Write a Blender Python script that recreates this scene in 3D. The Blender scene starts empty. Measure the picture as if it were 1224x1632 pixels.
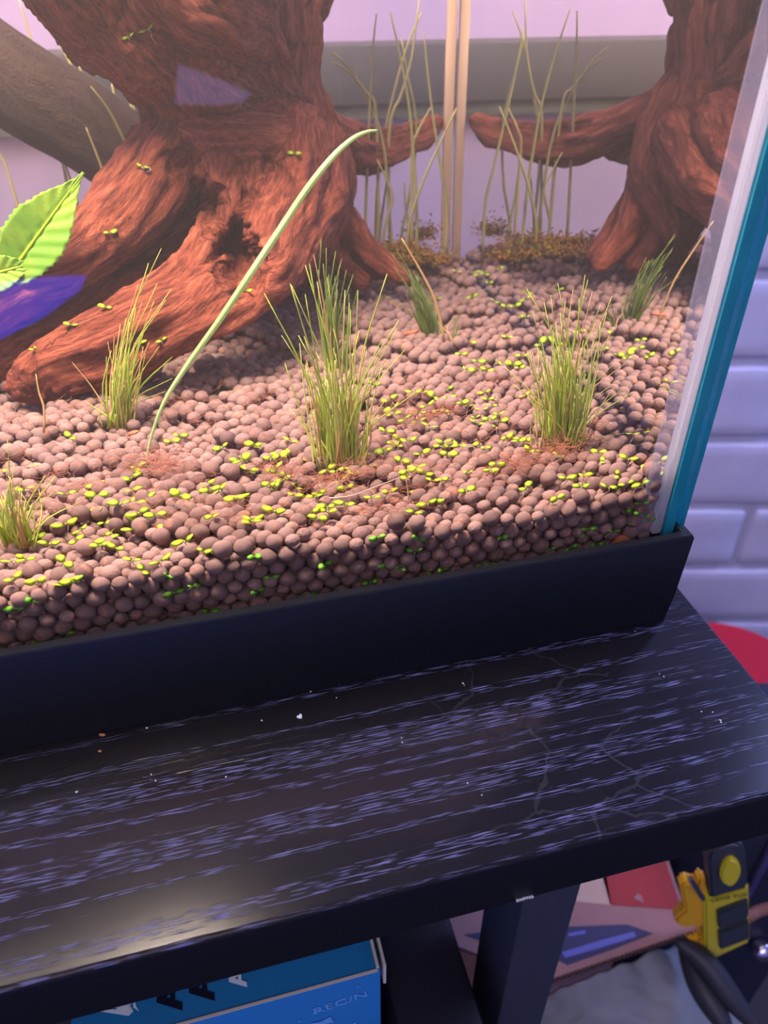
import bpy, bmesh, math, random
import numpy as np
from mathutils import Vector, Matrix, noise, kdtree
from mathutils.bvhtree import BVHTree

random.seed(7); rng = np.random.default_rng(7)
S = bpy.context.scene
COL = S.collection
R = math.radians

# ------------------------------------------------------------------ camera
TH, FPX, YAW = R(36.6), 1250.0, R(14.5)
CAM = Vector((-.1113, -.1288, .15))
cd = bpy.data.cameras.new('camera'); cam = bpy.data.objects.new('camera', cd); COL.objects.link(cam)
cam.location = CAM
cam.rotation_euler = (R(90) - TH, 0, -YAW)
cd.sensor_fit = 'HORIZONTAL'; cd.sensor_width = 36; cd.lens = 36 * FPX / 1224
cd.clip_start = .01; cd.clip_end = 50
cd.dof.use_dof = True; cd.dof.focus_distance = .185; cd.dof.aperture_fstop = 26
S.camera = cam
S.view_settings.view_transform = 'Standard'; S.view_settings.look = 'None'
S.view_settings.gamma = 1; S.view_settings.use_curve_mapping = False
S.view_settings.exposure = 0
# ------------------------------------------------------------------ world and lights
W = bpy.data.worlds.new('world'); S.world = W; W.use_nodes = True
bg = W.node_tree.nodes['Background']; bg.inputs[0].default_value = (.30, .35, .90, 1); bg.inputs[1].default_value = .50

def area(name, loc, target, size, sizey, power, color, spread=180):
    l = bpy.data.lights.new(name, 'AREA'); l.shape = 'RECTANGLE'; l.size = size; l.size_y = sizey
    l.energy = power; l.color = color; l.spread = R(spread)
    o = bpy.data.objects.new(name, l); COL.objects.link(o); o.location = loc
    o.rotation_euler = (Vector(target) - Vector(loc)).to_track_quat('-Z', 'Y').to_euler()
    return o
area('tank_lamp', (-.175, .052, .38), (-.16, .075, 0), .19, .07, 5.6, (1, .80, .66))
area('front_fill_light', (-.35, -1.0, .75), (-.1, 0, .04), 1.0, .8, 6.5, (1, .76, .80))  # added fill to brighten the front granules, no such source in view
area('back_wall_fill', (-.16, .23, .62), (-.16, .335, .10), .5, .1, 2.8, (1, .66, .90))  # added to light the back wall, since the panes block the tank lamp
area('room_lamp', (.95, .10, .60), (.45, .5, -.3), .4, .4, 9.0, (.38, .45, 1))
area('blue_room_lamp', (-.75, .10, .45), (-.1, -.03, 0), .35, .35, 3.2, (.20, .26, 1))
S.cycles.use_denoising = True
try: S.cycles.denoiser = 'OPENIMAGEDENOISE'
except Exception: pass
S.cycles.caustics_reflective = False; S.cycles.caustics_refractive = True
S.cycles.sample_clamp_indirect = 4; S.cycles.blur_glossy = .5
S.cycles.max_bounces = 12; S.cycles.transmission_bounces = 10; S.cycles.diffuse_bounces = 3
S.cycles.transparent_max_bounces = 16

# ------------------------------------------------------------------ geometry of the lens and the tank
XS, YF, YB, NW = -.001, .0015, .262, 1.33      # outer faces of side, front and back panes
GI = .0055                                      # inner face of the front pane
def ray(px, py):
    u = (px - 612) / FPX; v = (py - 816) / FPX
    f = math.cos(TH) - v * math.sin(TH); d = math.sin(TH) + v * math.cos(TH)
    return Vector((u * math.cos(YAW) + f * math.sin(YAW), -u * math.sin(YAW) + f * math.cos(YAW), -d))
def inr(px, py):
    d = ray(px, py).normalized(); p = CAM + d * ((YF - CAM.y) / d.y)
    x, z = d.x / NW, d.z / NW
    return p, Vector((x, math.sqrt(1 - x * x - z * z), z))
def onY(px, py, Y):
    p, d = inr(px, py); return p + d * ((Y - p.y) / d.y)
def onZ(px, py, Z):
    p, d = inr(px, py); return p + d * ((Z - p.z) / d.z)
def airZ(px, py, Z):
    d = ray(px, py); return CAM + d * ((Z - CAM.z) / d.z)
def airY(px, py, Y):
    d = ray(px, py); return CAM + d * ((Y - CAM.y) / d.y)
def airF(px, py, D):                            # at horizontal distance D ahead of the camera
    d = ray(px, py); f = d.x * math.sin(YAW) + d.y * math.cos(YAW); return CAM + d * (D / f)
def soil_h(x, y):
    return .0440 + .0012 * noise.noise((x * 30, y * 30, 3)) + .0010 * noise.noise((x * 90, y * 90, 9)) - .0010 * max(0, 1 - y / .012)

# ------------------------------------------------------------------ materials
def new_mat(name):
    m = bpy.data.materials.new(name); m.use_nodes = True
    nt = m.node_tree; return m, nt, nt.nodes['Principled BSDF']
def setp(p, **k):
    for a, v in k.items():
        a = a.replace('_', ' ')
        if a in p.inputs: p.inputs[a].default_value = v
def mat(name, c, rough=.6, spec=.4, bump=0, bscale=300, var=0, vscale=80, metal=0, trans=0, sss=0, c2=None, emit=None, coat=0):
    m, nt, p = new_mat(name); L = nt.links
    setp(p, Base_Color=(*c, 1), Roughness=rough, Metallic=metal)
    p.inputs['Specular IOR Level'].default_value = spec
    p.inputs['Coat Weight'].default_value = coat
    if emit: p.inputs['Emission Color'].default_value = (*emit[0], 1); p.inputs['Emission Strength'].default_value = emit[1]
    if bump or var or c2:
        tc = nt.nodes.new('ShaderNodeTexCoord')
    if bump:
        n = nt.nodes.new('ShaderNodeTexNoise'); n.inputs['Scale'].default_value = bscale; n.inputs['Detail'].default_value = 4
        b = nt.nodes.new('ShaderNodeBump'); b.inputs['Strength'].default_value = bump; b.inputs['Distance'].default_value = .0006
        L.new(tc.outputs['Object'], n.inputs['Vector']); L.new(n.outputs[0], b.inputs['Height']); L.new(b.outputs[0], p.inputs['Normal'])
    if c2:
        n = nt.nodes.new('ShaderNodeTexNoise'); n.inputs['Scale'].default_value = vscale; n.inputs['Detail'].default_value = 5
        r = nt.nodes.new('ShaderNodeValToRGB'); r.color_ramp.elements[0].position = .38; r.color_ramp.elements[1].position = .62
        r.color_ramp.elements[0].color = (*c, 1); r.color_ramp.elements[1].color = (*c2, 1)
        L.new(tc.outputs['Object'], n.inputs['Vector']); L.new(n.outputs[0], r.inputs[0]); L.new(r.outputs[0], p.inputs['Base Color'])
    if trans:
        t = nt.nodes.new('ShaderNodeBsdfTranslucent'); mx = nt.nodes.new('ShaderNodeMixShader'); o = nt.nodes['Material Output']
        t.inputs[0].default_value = (*(c2 or c), 1); mx.inputs[0].default_value = trans
        L.new(p.outputs[0], mx.inputs[1]); L.new(t.outputs[0], mx.inputs[2]); L.new(mx.outputs[0], o.inputs[0])
    return m
def island_variation(m, c1, c2, extra=None):   # per object and per mesh island tint
    nt = m.node_tree; L = nt.links; p = nt.nodes['Principled BSDF']
    g = nt.nodes.new('ShaderNodeNewGeometry'); oi = nt.nodes.new('ShaderNodeObjectInfo')
    a = nt.nodes.new('ShaderNodeMath'); a.operation = 'ADD'; f = nt.nodes.new('ShaderNodeMath'); f.operation = 'FRACT'
    L.new(g.outputs['Random Per Island'], a.inputs[0]); L.new(oi.outputs['Random'], a.inputs[1]); L.new(a.outputs[0], f.inputs[0])
    mx = nt.nodes.new('ShaderNodeMix'); mx.data_type = 'RGBA'
    mx.inputs[6].default_value = (*c1, 1); mx.inputs[7].default_value = (*c2, 1); L.new(f.outputs[0], mx.inputs[0])
    out = mx.outputs[2]
    if extra:
        tc = nt.nodes.new('ShaderNodeTexCoord'); n = nt.nodes.new('ShaderNodeTexNoise'); n.inputs['Scale'].default_value = extra[1]; n.inputs['Detail'].default_value = 6
        va = nt.nodes.new('ShaderNodeVectorMath'); va.operation = 'ADD'
        L.new(g.outputs['Position'], va.inputs[0]); L.new(va.outputs[0], n.inputs['Vector'])
        r = nt.nodes.new('ShaderNodeValToRGB'); r.color_ramp.elements[0].position = extra[2]; r.color_ramp.elements[1].position = extra[3]
        L.new(n.outputs[0], r.inputs[0])
        m2 = nt.nodes.new('ShaderNodeMix'); m2.data_type = 'RGBA'; m2.inputs[7].default_value = (*extra[0], 1)
        L.new(r.outputs[0], m2.inputs[0]); L.new(out, m2.inputs[6]); out = m2.outputs[2]
    L.new(out, p.inputs['Base Color'])
    return m

M = {}
M['clay'] = island_variation(mat('brown_clay', (.2, .12, .1), .85, .25, bump=.5, bscale=1500), (.21, .128, .108), (.30, .188, .158), ((.48, .21, .13), 420, .58, .72))
M['soil_core'] = mat('dark_soil', (.05, .03, .025), .95, .1)
M['plastic'] = mat('black_plastic', (.006, .008, .012), .42, .35, bump=.05, bscale=900)
M['silicone'] = mat('white_silicone', (.95, .93, .95), .4, .4, trans=.7, bump=.15, bscale=500)
M['teal'] = mat('teal_glass_edge', (.02, .46, .58), .3, .4, c2=(.03, .52, .62), vscale=60, trans=.35)
M['rootlet'] = mat('reddish_rootlet', (.38, .15, .09), .8, .2)
M['pale_root'] = mat('pale_root', (.75, .62, .50), .6, .3, trans=.3)
M['leafy'] = island_variation(mat('bright_leaf', (.50, .68, .05), .45, .4, trans=.35), (.74, .88, .045), (.52, .80, .05))
M['leafg'] = island_variation(mat('green_leaf', (.20, .62, .05), .45, .4, trans=.45), (.22, .60, .05), (.32, .72, .07))
M['grass'] = island_variation(mat('grass_green', (.50, .66, .07), .5, .35, trans=.4), (.46, .60, .05), (.85, .85, .22))
M['grassdark'] = island_variation(mat('grass_dark_green', (.24, .36, .06), .5, .35, trans=.3), (.13, .22, .035), (.28, .36, .07))
M['grasstan'] = island_variation(mat('grass_tan', (.7, .5, .18), .5, .35, trans=.3), (.80, .62, .20), (.62, .36, .16))
M['stalk'] = island_variation(mat('stalk', (.50, .48, .18), .5, .35, trans=.3), (.42, .42, .14), (.62, .52, .20))
M['palegreen'] = mat('pale_green_stem', (.42, .62, .22), .35, .5, trans=.3, c2=(.62, .80, .38), vscale=40)
M['moss'] = island_variation(mat('moss', (.35, .25, .04), .8, .2, trans=.3), (.34, .30, .04), (.50, .15, .05))

def glass_mat():
    m = bpy.data.materials.new('clear_glass'); m.use_nodes = True; nt = m.node_tree; nt.nodes.clear()
    o = nt.nodes.new('ShaderNodeOutputMaterial'); g = nt.nodes.new('ShaderNodeBsdfGlass')
    g.inputs['Roughness'].default_value = 0; g.inputs['IOR'].default_value = NW; g.inputs['Color'].default_value = (1, 1, 1, 1)
    nt.links.new(g.outputs[0], o.inputs[0]); return m
M['glass'] = glass_mat()
def film_mat(name, c, f):
    m = bpy.data.materials.new(name); m.use_nodes = True; nt = m.node_tree; nt.nodes.clear(); L = nt.links
    o = nt.nodes.new('ShaderNodeOutputMaterial'); t = nt.nodes.new('ShaderNodeBsdfTransparent'); d = nt.nodes.new('ShaderNodeBsdfDiffuse')
    d.inputs[0].default_value = (*c, 1); mx = nt.nodes.new('ShaderNodeMixShader'); mx.inputs[0].default_value = f
    tl = nt.nodes.new('ShaderNodeBsdfTranslucent'); tl.inputs[0].default_value = (*c, 1); m2 = nt.nodes.new('ShaderNodeMixShader'); m2.inputs[0].default_value = .5
    L.new(d.outputs[0], m2.inputs[1]); L.new(tl.outputs[0], m2.inputs[2])
    L.new(t.outputs[0], mx.inputs[1]); L.new(m2.outputs[0], mx.inputs[2]); L.new(mx.outputs[0], o.inputs[0]); return m
M['film'] = film_mat('clear_silicone_film', (.8, .8, .95), .22)

def wood_mat(name, dark, lite, hi):
    m, nt, p = new_mat(name); L = nt.links
    at = nt.nodes.new('ShaderNodeAttribute'); at.attribute_name = 'grain'
    n = nt.nodes.new('ShaderNodeTexNoise'); n.inputs['Scale'].default_value = 1.9; n.inputs['Detail'].default_value = 7; n.inputs['Roughness'].default_value = .72
    L.new(at.outputs['Vector'], n.inputs['Vector'])
    r = nt.nodes.new('ShaderNodeValToRGB'); e = r.color_ramp.elements
    e[0].position = .33; e[0].color = (*dark, 1); e[1].position = .68; e[1].color = (*hi, 1)
    k = e.new(.5); k.color = (*lite, 1)
    L.new(n.outputs[0], r.inputs[0]); L.new(r.outputs[0], p.inputs['Base Color'])
    tc = nt.nodes.new('ShaderNodeTexCoord'); n2 = nt.nodes.new('ShaderNodeTexNoise'); n2.inputs['Scale'].default_value = 900; n2.inputs['Detail'].default_value = 3
    L.new(tc.outputs['Object'], n2.inputs['Vector'])
    ad = nt.nodes.new('ShaderNodeMath'); ad.operation = 'MULTIPLY_ADD'; ad.inputs[1].default_value = .35
    L.new(n2.outputs[0], ad.inputs[0]); L.new(n.outputs[0], ad.inputs[2])
    b = nt.nodes.new('ShaderNodeBump'); b.inputs['Strength'].default_value = .9; b.inputs['Distance'].default_value = .0022
    L.new(ad.outputs[0], b.inputs['Height']); L.new(b.outputs[0], p.inputs['Normal'])
    p.inputs['Roughness'].default_value = .8; p.inputs['Specular IOR Level'].default_value = .2
    return m
M['wood'] = wood_mat('red_driftwood', (.05, .012, .008), (.25, .060, .030), (.48, .148, .074))
M['smoothwood'] = wood_mat('smooth_brown_wood', (.03, .018, .013), (.045, .027, .02), (.075, .045, .032))

def desk_mat(grain=True):
    m, nt, p = new_mat('black_woodgrain_laminate' if grain else 'black_laminate_edge'); L = nt.links
    setp(p, Base_Color=(.006, .0065, .010, 1), Roughness=.3); p.inputs['Specular IOR Level'].default_value = .26
    tc = nt.nodes.new('ShaderNodeTexCoord')
    def noise_at(sx, sy, scale, det, dist=0):
        mp = nt.nodes.new('ShaderNodeMapping'); mp.inputs['Scale'].default_value = (sx, sy, 1)
        n = nt.nodes.new('ShaderNodeTexNoise'); n.inputs['Scale'].default_value = scale; n.inputs['Detail'].default_value = det; n.inputs['Distortion'].default_value = dist
        L.new(tc.outputs['Object'], mp.inputs[0]); L.new(mp.outputs[0], n.inputs['Vector']); return n.outputs[0]
    def ramp(v, a, b):
        r = nt.nodes.new('ShaderNodeMapRange'); r.inputs[1].default_value = a; r.inputs[2].default_value = b; L.new(v, r.inputs[0]); return r.outputs[0]
    def mul(a, b):
        k = nt.nodes.new('ShaderNodeMath'); k.operation = 'MULTIPLY'; L.new(a, k.inputs[0]); L.new(b, k.inputs[1]); return k.outputs[0]
    pores = ramp(noise_at(150, 3600, 1, 1.0), .555, .62)         # short fine pores
    bands = ramp(noise_at(4, 330, 1, .6, .15), .50, .57)        # gathered in long bands
    if grain:
        mask = mul(pores, bands)
        mx = nt.nodes.new('ShaderNodeMix'); mx.data_type = 'RGBA'; mx.inputs[6].default_value = (.0075, .007, .009, 1); mx.inputs[7].default_value = (.085, .095, .22, 1)  # blue glint of the grain is put into the pore colour
        L.new(mask, mx.inputs[0]); L.new(mx.outputs[2], p.inputs['Base Color'])
        rg = nt.nodes.new('ShaderNodeMath'); rg.operation = 'MULTIPLY_ADD'; rg.inputs[1].default_value = .3; rg.inputs[2].default_value = .19
        L.new(mask, rg.inputs[0])
        stain = nt.nodes.new('ShaderNodeTexVoronoi'); stain.feature = 'DISTANCE_TO_EDGE'; stain.inputs['Scale'].default_value = 42
        mp = nt.nodes.new('ShaderNodeMapping'); mp.inputs['Scale'].default_value = (1, 1.3, 1)
        wn = nt.nodes.new('ShaderNodeTexNoise'); wn.inputs['Scale'].default_value = 45; wn.inputs['Detail'].default_value = 4
        wv_ = nt.nodes.new('ShaderNodeVectorMath'); wv_.operation = 'SCALE'; wv_.inputs['Scale'].default_value = .022; L.new(tc.outputs['Object'], wn.inputs['Vector']); L.new(wn.outputs['Color'], wv_.inputs[0])
        wa = nt.nodes.new('ShaderNodeVectorMath'); wa.operation = 'ADD'; L.new(tc.outputs['Object'], wa.inputs[0]); L.new(wv_.outputs[0], wa.inputs[1])
        L.new(wa.outputs[0], mp.inputs[0]); L.new(mp.outputs[0], stain.inputs['Vector'])
        # dried water marks on the right end only
        sx = nt.nodes.new('ShaderNodeSeparateXYZ'); L.new(tc.outputs['Object'], sx.inputs[0])
        right = ramp(sx.outputs[0], -.075, -.06); r2 = ramp(sx.outputs[0], -.02, -.028)
        line = ramp(stain.outputs['Distance'], .020, .010)
        sm = mul(mul(line, right), r2)
        ad = nt.nodes.new('ShaderNodeMath'); ad.operation = 'MULTIPLY_ADD'; ad.inputs[1].default_value = .3; L.new(sm, ad.inputs[0]); L.new(rg.outputs[0], ad.inputs[2])
        L.new(ad.outputs[0], p.inputs['Roughness'])
        b = nt.nodes.new('ShaderNodeBump'); b.inputs['Strength'].default_value = .5; b.inputs['Distance'].default_value = .0002; b.invert = True
        L.new(mask, b.inputs['Height']); L.new(b.outputs[0], p.inputs['Normal'])
    else:
        p.inputs['Roughness'].default_value = .5
    return m
M['desk'] = desk_mat(); M['deskedge'] = desk_mat(False)
M['leg'] = mat('lit_black_laminate', (.030, .037, .055), .5, .4)  # lighter copy of the black laminate, for room light on the leg front
M['brick'] = mat('white_painted_brick', (.64, .67, .84), .55, .4, bump=.5, bscale=60, c2=(.58, .62, .80), vscale=18)
M['mortar'] = mat('grey_mortar', (.54, .57, .72), .8, .2, bump=.4, bscale=150)

# ------------------------------------------------------------------ helpers
def link(name, me, m=None, parent=None, smooth=True):
    o = bpy.data.objects.new(name, me); COL.objects.link(o)
    if m is not None and len(me.materials) == 0: me.materials.append(m)
    if smooth: me.shade_smooth()
    if parent is not None: o.parent = parent; o.matrix_parent_inverse = Matrix.Translation(-Vector(parent.location)) if parent.rotation_euler == Vector((0,0,0)) or True else Matrix()
    return o
def tag(o, label=None, cat=None, group=None, kind=None):
    if label: o['label'] = label
    if cat: o['category'] = cat
    if group: o['group'] = group
    if kind: o['kind'] = kind
    return o
def empty(name, loc, label=None, cat=None, group=None):
    o = bpy.data.objects.new(name, None); COL.objects.link(o); o.location = loc; o.empty_display_size = .005
    return tag(o, label, cat, group)
def bm_mesh(bm, name='mesh'):
    me = bpy.data.meshes.new(name); bmesh.ops.recalc_face_normals(bm, faces=bm.faces); bm.to_mesh(me); bm.free(); return me
def pyd(name, V, Fc):
    me = bpy.data.meshes.new(name); me.from_pydata([tuple(v) for v in V], [], Fc); me.update(); return me
def box_bm(x0, x1, y0, y1, z0, z1, bev=0, seg=2, bm=None, mtx=None):
    bm = bm or bmesh.new()
    r = bmesh.ops.create_cube(bm, size=1)
    for v in r['verts']:
        v.co = Vector((x0 + (v.co.x + .5) * (x1 - x0), y0 + (v.co.y + .5) * (y1 - y0), z0 + (v.co.z + .5) * (z1 - z0)))
    if bev:
        es = list({e for v in r['verts'] for e in v.link_edges})
        rr = bmesh.ops.bevel(bm, geom=es, offset=bev, segments=seg, affect='EDGES', profile=.5)
    return bm
def flat_smooth(me, ang=35):
    me.shade_smooth()
    try: me.set_sharp_from_angle(angle=R(ang))
    except Exception: pass
def boxo(name, b, m, parent=None, bev=0, seg=2):
    me = bm_mesh(box_bm(*b, bev=bev, seg=seg)); o = link(name, me, m, parent); flat_smooth(me); return o
def tube(pts, rad, sides=5, cap=True):
    """tapered tube; rad scalar or list"""
    pts = [Vector(p) for p in pts]; n = len(pts)
    if not hasattr(rad, '__len__'): rad = [rad] * n
    V = []; F = []; up = Vector((0, 0, 1)); u = None
    for i, p in enumerate(pts):
        t = (pts[min(i + 1, n - 1)] - pts[max(i - 1, 0)])
        if t.length < 1e-9: t = Vector((0, 0, 1))
        t.normalize()
        if u is None:
            u = t.cross(Vector((0, 1, 0)));
            if u.length < .1: u = t.cross(Vector((1, 0, 0)))
        u = (u - t * u.dot(t)).normalized(); w = t.cross(u)
        for k in range(sides):
            a = 2 * math.pi * k / sides
            V.append(p + (u * math.cos(a) + w * math.sin(a)) * rad[i])
    for i in range(n - 1):
        for k in range(sides):
            a = i * sides + k; b = i * sides + (k + 1) % sides
            F.append((a, b, b + sides, a + sides))
    if cap:
        F.append(tuple(range(sides))[::-1]); F.append(tuple((n - 1) * sides + k for k in range(sides)))
    return V, F
def spline(pts, n):
    """Catmull-Rom through points of any dimension"""
    P = [np.array(p, float) for p in pts]
    if len(P) == 2: return [P[0] + (P[1] - P[0]) * i / (n - 1) for i in range(n)]
    P = [2 * P[0] - P[1]] + P + [2 * P[-1] - P[-2]]; m = len(P) - 3; out = []
    for i in range(n):
        t = i / (n - 1) * m; k = min(int(t), m - 1); t -= k
        a, b, c, d = P[k:k + 4]
        out.append(.5 * (2 * b + (c - a) * t + (2 * a - 5 * b + 4 * c - d) * t * t + (3 * b - a - 3 * c + d) * t ** 3))
    return out
class Join:
    def __init__(s): s.V = []; s.F = []
    def add(s, V, F):
        o = len(s.V); s.V += [tuple(v) for v in V]; s.F += [tuple(i + o for i in f) for f in F]
    def mesh(s, name='mesh'): return pyd(name, s.V, s.F)

# ------------------------------------------------------------------ setting: brick wall, floor, backdrop behind the tank
RT = Matrix.Rotation(-YAW, 4, 'Z')              # camera-facing horizontal frame
def hf(x, f, z):                                # x right of the lens axis, f ahead, z world height
    p = RT @ Vector((x, f, 0)); return Vector((CAM.x + p.x, CAM.y + p.y, z))
DW = .6265; CH = .078; Z0 = .15 - DW * .734
wall = link('wall_right', bm_mesh(box_bm(-.05, 1.10, 0, .04, -.62, .62)), M['mortar'], smooth=False)
wall.location = hf(0, DW + .006, 0); wall.rotation_euler = (0, 0, -YAW); tag(wall, 'white painted brick wall beyond the desk end', kind='structure')
BL = .215
def brick_mesh(seed, w=BL - .009):
    bm = box_bm(0, w, -.007, .02, 0, CH - .009, bev=.0035, seg=2)
    bmesh.ops.subdivide_edges(bm, edges=[e for e in bm.edges if e.calc_length() > .05], cuts=5, use_grid_fill=True)
    for v in bm.verts:
        q = v.co * 40 + Vector((seed * 7, 0, 0)); v.co.y += .0016 * noise.noise(q); v.co.z += .0012 * noise.noise(q + Vector((5, 5, 5)))
    me = bm_mesh(bm, 'brick'); me.materials.append(M['brick']); me.shade_smooth(); return me
bms = [brick_mesh(i) for i in range(4)]
k = 0
for r in range(-4, 12):                         # row 0 spans Z0-CH .. Z0
    zb = Z0 - CH + r * CH + .0045
    off = .366 if r % 2 == 0 else .366 - BL / 2
    for c in range(-2, 4):
        x = off + c * BL + .0045
        if x < -.05 or x + BL > 1.12: continue
        b = bpy.data.objects.new('brick', bms[k % 4]); k += 1; COL.objects.link(b); b.parent = wall; b.location = (x, 0, zb)
floor = boxo('floor', (-1.4, 1.6, -1.0, 1.2, -.64, -.62), mat('dark_floor', (.02, .02, .028), .6, .3, c2=(.03, .028, .03), vscale=6)); tag(floor, 'dark floor under the desk', kind='structure')
# wall surface behind the tank, seen blurred through the back pane
bw = boxo('wall_back', (-.62, .035, .335, .36, -.62, .45), mat('pale_lilac_wall', (.80, .62, .72), .7, .2, c2=(.74, .58, .70), vscale=4)); tag(bw, 'pale lilac wall behind the tank', kind='structure')
def behind(px, py, Y):                          # a point behind the back pane, seen through the water
    p, d = inr(px, py); p = p + d * ((YB - p.y) / d.y); e = ray(px, py).normalized(); return p + e * ((Y - p.y) / e.y)
za, zb_, zc = behind(760, 66, .322).z, behind(760, 164, .322).z, behind(760, 186, .326).z
t1 = boxo('trim_1', (-.62, .035, .322, .3355, zb_, za), mat('dark_olive_paint', (.13, .125, .10), .6, .2), bev=.002); tag(t1, 'dark grey rail across the wall behind the tank', kind='structure')
t2 = boxo('trim_2', (-.62, .035, .326, .3355, zc, zb_), mat('olive_paint', (.22, .235, .17), .6, .2), bev=.001); tag(t2, 'thin olive strip under the dark rail', kind='structure')

# ------------------------------------------------------------------ desk
TD = .0178
desk = empty('side_table', (-.1, 0, -TD), 'black woodgrain side table carrying the aquarium', 'table')
me = bm_mesh(box_bm(-.60, .0116, -.0535, .34, -TD, 0, bev=.0012, seg=3)); me.materials.append(M['desk']); me.materials.append(M['deskedge'])
for f in me.polygons:
    f.material_index = 0 if f.normal.z > .5 else 1
top = link('tabletop', me, None, desk); flat_smooth(me)
def leg(x0, x1, y0, y1):
    return boxo('leg', (x0, x1, y0, y1, -.6195, -TD), M['leg'], desk, bev=.001)
la = airZ(831, 1450, -.07); lb = airZ(921, 1420, -.07)
lx0, lx1, ly = la.x, lb.x, la.y
leg(lx0, lx1, ly, ly + .022); leg(lx0, lx1, .30, .32); leg(-.58, -.56, .30, .32); leg(-.58, -.56, ly, ly + .02)
j = Join()
for i in range(7):                               # chipped laminate on the lower front edge
    c = airY(825 + i * 3.6, 1434 - i * .9 + random.uniform(-.6, .6), -.0536); s = random.uniform(.0002, .00035)
    b = box_bm(c.x - .0004, c.x + .0004, -.0540, -.0534, c.z - s, c.z + s); b.verts.ensure_lookup_table()
    j.add([v.co[:] for v in b.verts], [[v.index for v in f.verts] for f in b.faces]); b.free()
chip = link('edge_chip', j.mesh(), mat('pale_chip', (.6, .68, .62), .7), desk); chip['kind'] = 'stuff'; chip['label'] = 'pale chipped laminate on the front edge'

# ------------------------------------------------------------------ aquarium
FH = .030
tank = empty('aquarium', (-.17, .13, 0), 'glass aquarium with a black plastic base rim on the table', 'aquarium')
XL = -.34
bm = bmesh.new()                                 # rim: profile swept around the corner as a hollow ring
def ring(x0, x1, y0, y1, z): return [bm.verts.new((x0, y0, z)), bm.verts.new((x1, y0, z)), bm.verts.new((x1, y1, z)), bm.verts.new((x0, y1, z))]
prof = [(0.0, 0.0), (-.0006, .010), (-.0010, FH - .0008), (-.0006, FH), (.0013, FH), (.0013, FH - .004), (.0035, FH - .004), (.0035, .001)]
rs = [ring(XL + d, 0 - d, 0 + d, .2635 - d, z) for d, z in prof]
for a, b in zip(rs, rs[1:]):
    for i in range(4): bm.faces.new((a[i], a[(i + 1) % 4], b[(i + 1) % 4], b[i]))
me = bm_mesh(bm); o = link('base_rim', me, M['plastic'], tank); flat_smooth(me, 40)
boxo('bottom_plate', (XL + .002, -.0022, .003, .260, .0012, .003), M['plastic'], tank)
def pane(name, V, F):
    me = pyd(name, V, F); me.materials.append(M['glass']); o = link(name, me, None, tank, smooth=False); return o
ZT, zb, XLg = .32, .0035, XL + .0015
# panes are index-matched to the water, so only their outer faces and cut ends refract
pane('front_pane', [(XLg, YF, zb), (XS, YF, zb), (XS, YF, ZT), (XLg, YF, ZT), (XS, GI, zb), (XS, GI, ZT), (XLg, GI, zb), (XLg, GI, ZT)],
     [(0, 1, 2, 3), (1, 4, 5, 2), (6, 0, 3, 7)])
pane('side_pane', [(XS, GI, zb), (XS, YB - .004, zb), (XS, YB - .004, ZT), (XS, GI, ZT)], [(0, 1, 2, 3)])
pane('back_pane', [(XLg, YB, zb), (XS, YB, zb), (XS, YB, ZT), (XLg, YB, ZT), (XS, YB - .004, zb), (XS, YB - .004, ZT), (XLg, YB - .004, zb), (XLg, YB - .004, ZT)],
     [(1, 0, 3, 2), (4, 1, 2, 5), (0, 6, 7, 3)])
pane('left_pane', [(XLg, GI, zb), (XLg, YB - .004, zb), (XLg, YB - .004, ZT), (XLg, GI, ZT)], [(1, 0, 3, 2)])
boxo('silicone_bead', (-.0072, -.0045, .0066, .0098, .0275, ZT), M['silicone'], tank, bev=.0008)['label'] = 'white silicone bead down the front corner'
boxo('silicone_film', (-.0122, -.0073, .0062, .0066, .029, ZT), M['film'], tank)['label'] = 'thin clear silicone smear beside the white bead'
boxo('glass_edge', (-.0044, -.0017, .0056, .0090, .0270, ZT), M['teal'], tank)['label'] = 'teal cut edge of the side glass'
boxo('corner_seam', (-.0052, -.0015, .2575, .2600, .028, ZT), mat('tan_silicone', (.80, .58, .38), .4, .4, trans=.35), tank, bev=.0006)['label'] = 'tan silicone seam down the back corner'

# ------------------------------------------------------------------ driftwood
VOX = .0008
mains = []; strands = []                                     # list of sample lists (pos, radius)
def P3(px, py, Y): return onY(px, py, Y)
def strand(pts, n=None, fib=0, wob=.0):
    """pts: (px, py, Y, radius mm)"""
    ctrl = [(*P3(a, b, Y), r * .001) for a, b, Y, r in pts]
    L = sum((Vector(ctrl[i + 1][:3]) - Vector(ctrl[i][:3])).length for i in range(len(ctrl) - 1))
    n = max(6, int(L / .0035)); sp = spline(ctrl, n)
    strands.append([(Vector(q[:3]), max(q[3], .0008)) for q in sp]); mains.append(strands[-1])
    base = strands[-1]
    for f in range(fib):
        a0 = random.uniform(0, 6.28); tw = random.uniform(-1.2, 1.2); i0 = random.randint(0, n // 4); i1 = random.randint(n // 2, n)
        fs = []; rr = random.uniform(.08, .19)
        for i in range(i0, i1):
            p, r = base[i]; t = (base[min(i + 1, n - 1)][0] - base[max(i - 1, 0)][0]).normalized()
            u = t.cross(Vector((.3, 1, .1))).normalized(); w = t.cross(u)
            a = a0 + tw * i / n
            e = min(1, (i - i0 + 1) / 4, (i1 - i) / 4)
            fs.append((p + (u * math.cos(a) + w * math.sin(a)) * r * (.93 + .1 * noise.noise(p * 90)), max(r * rr * e, .0009)))
        if len(fs) > 3: strands.append(fs)
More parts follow.
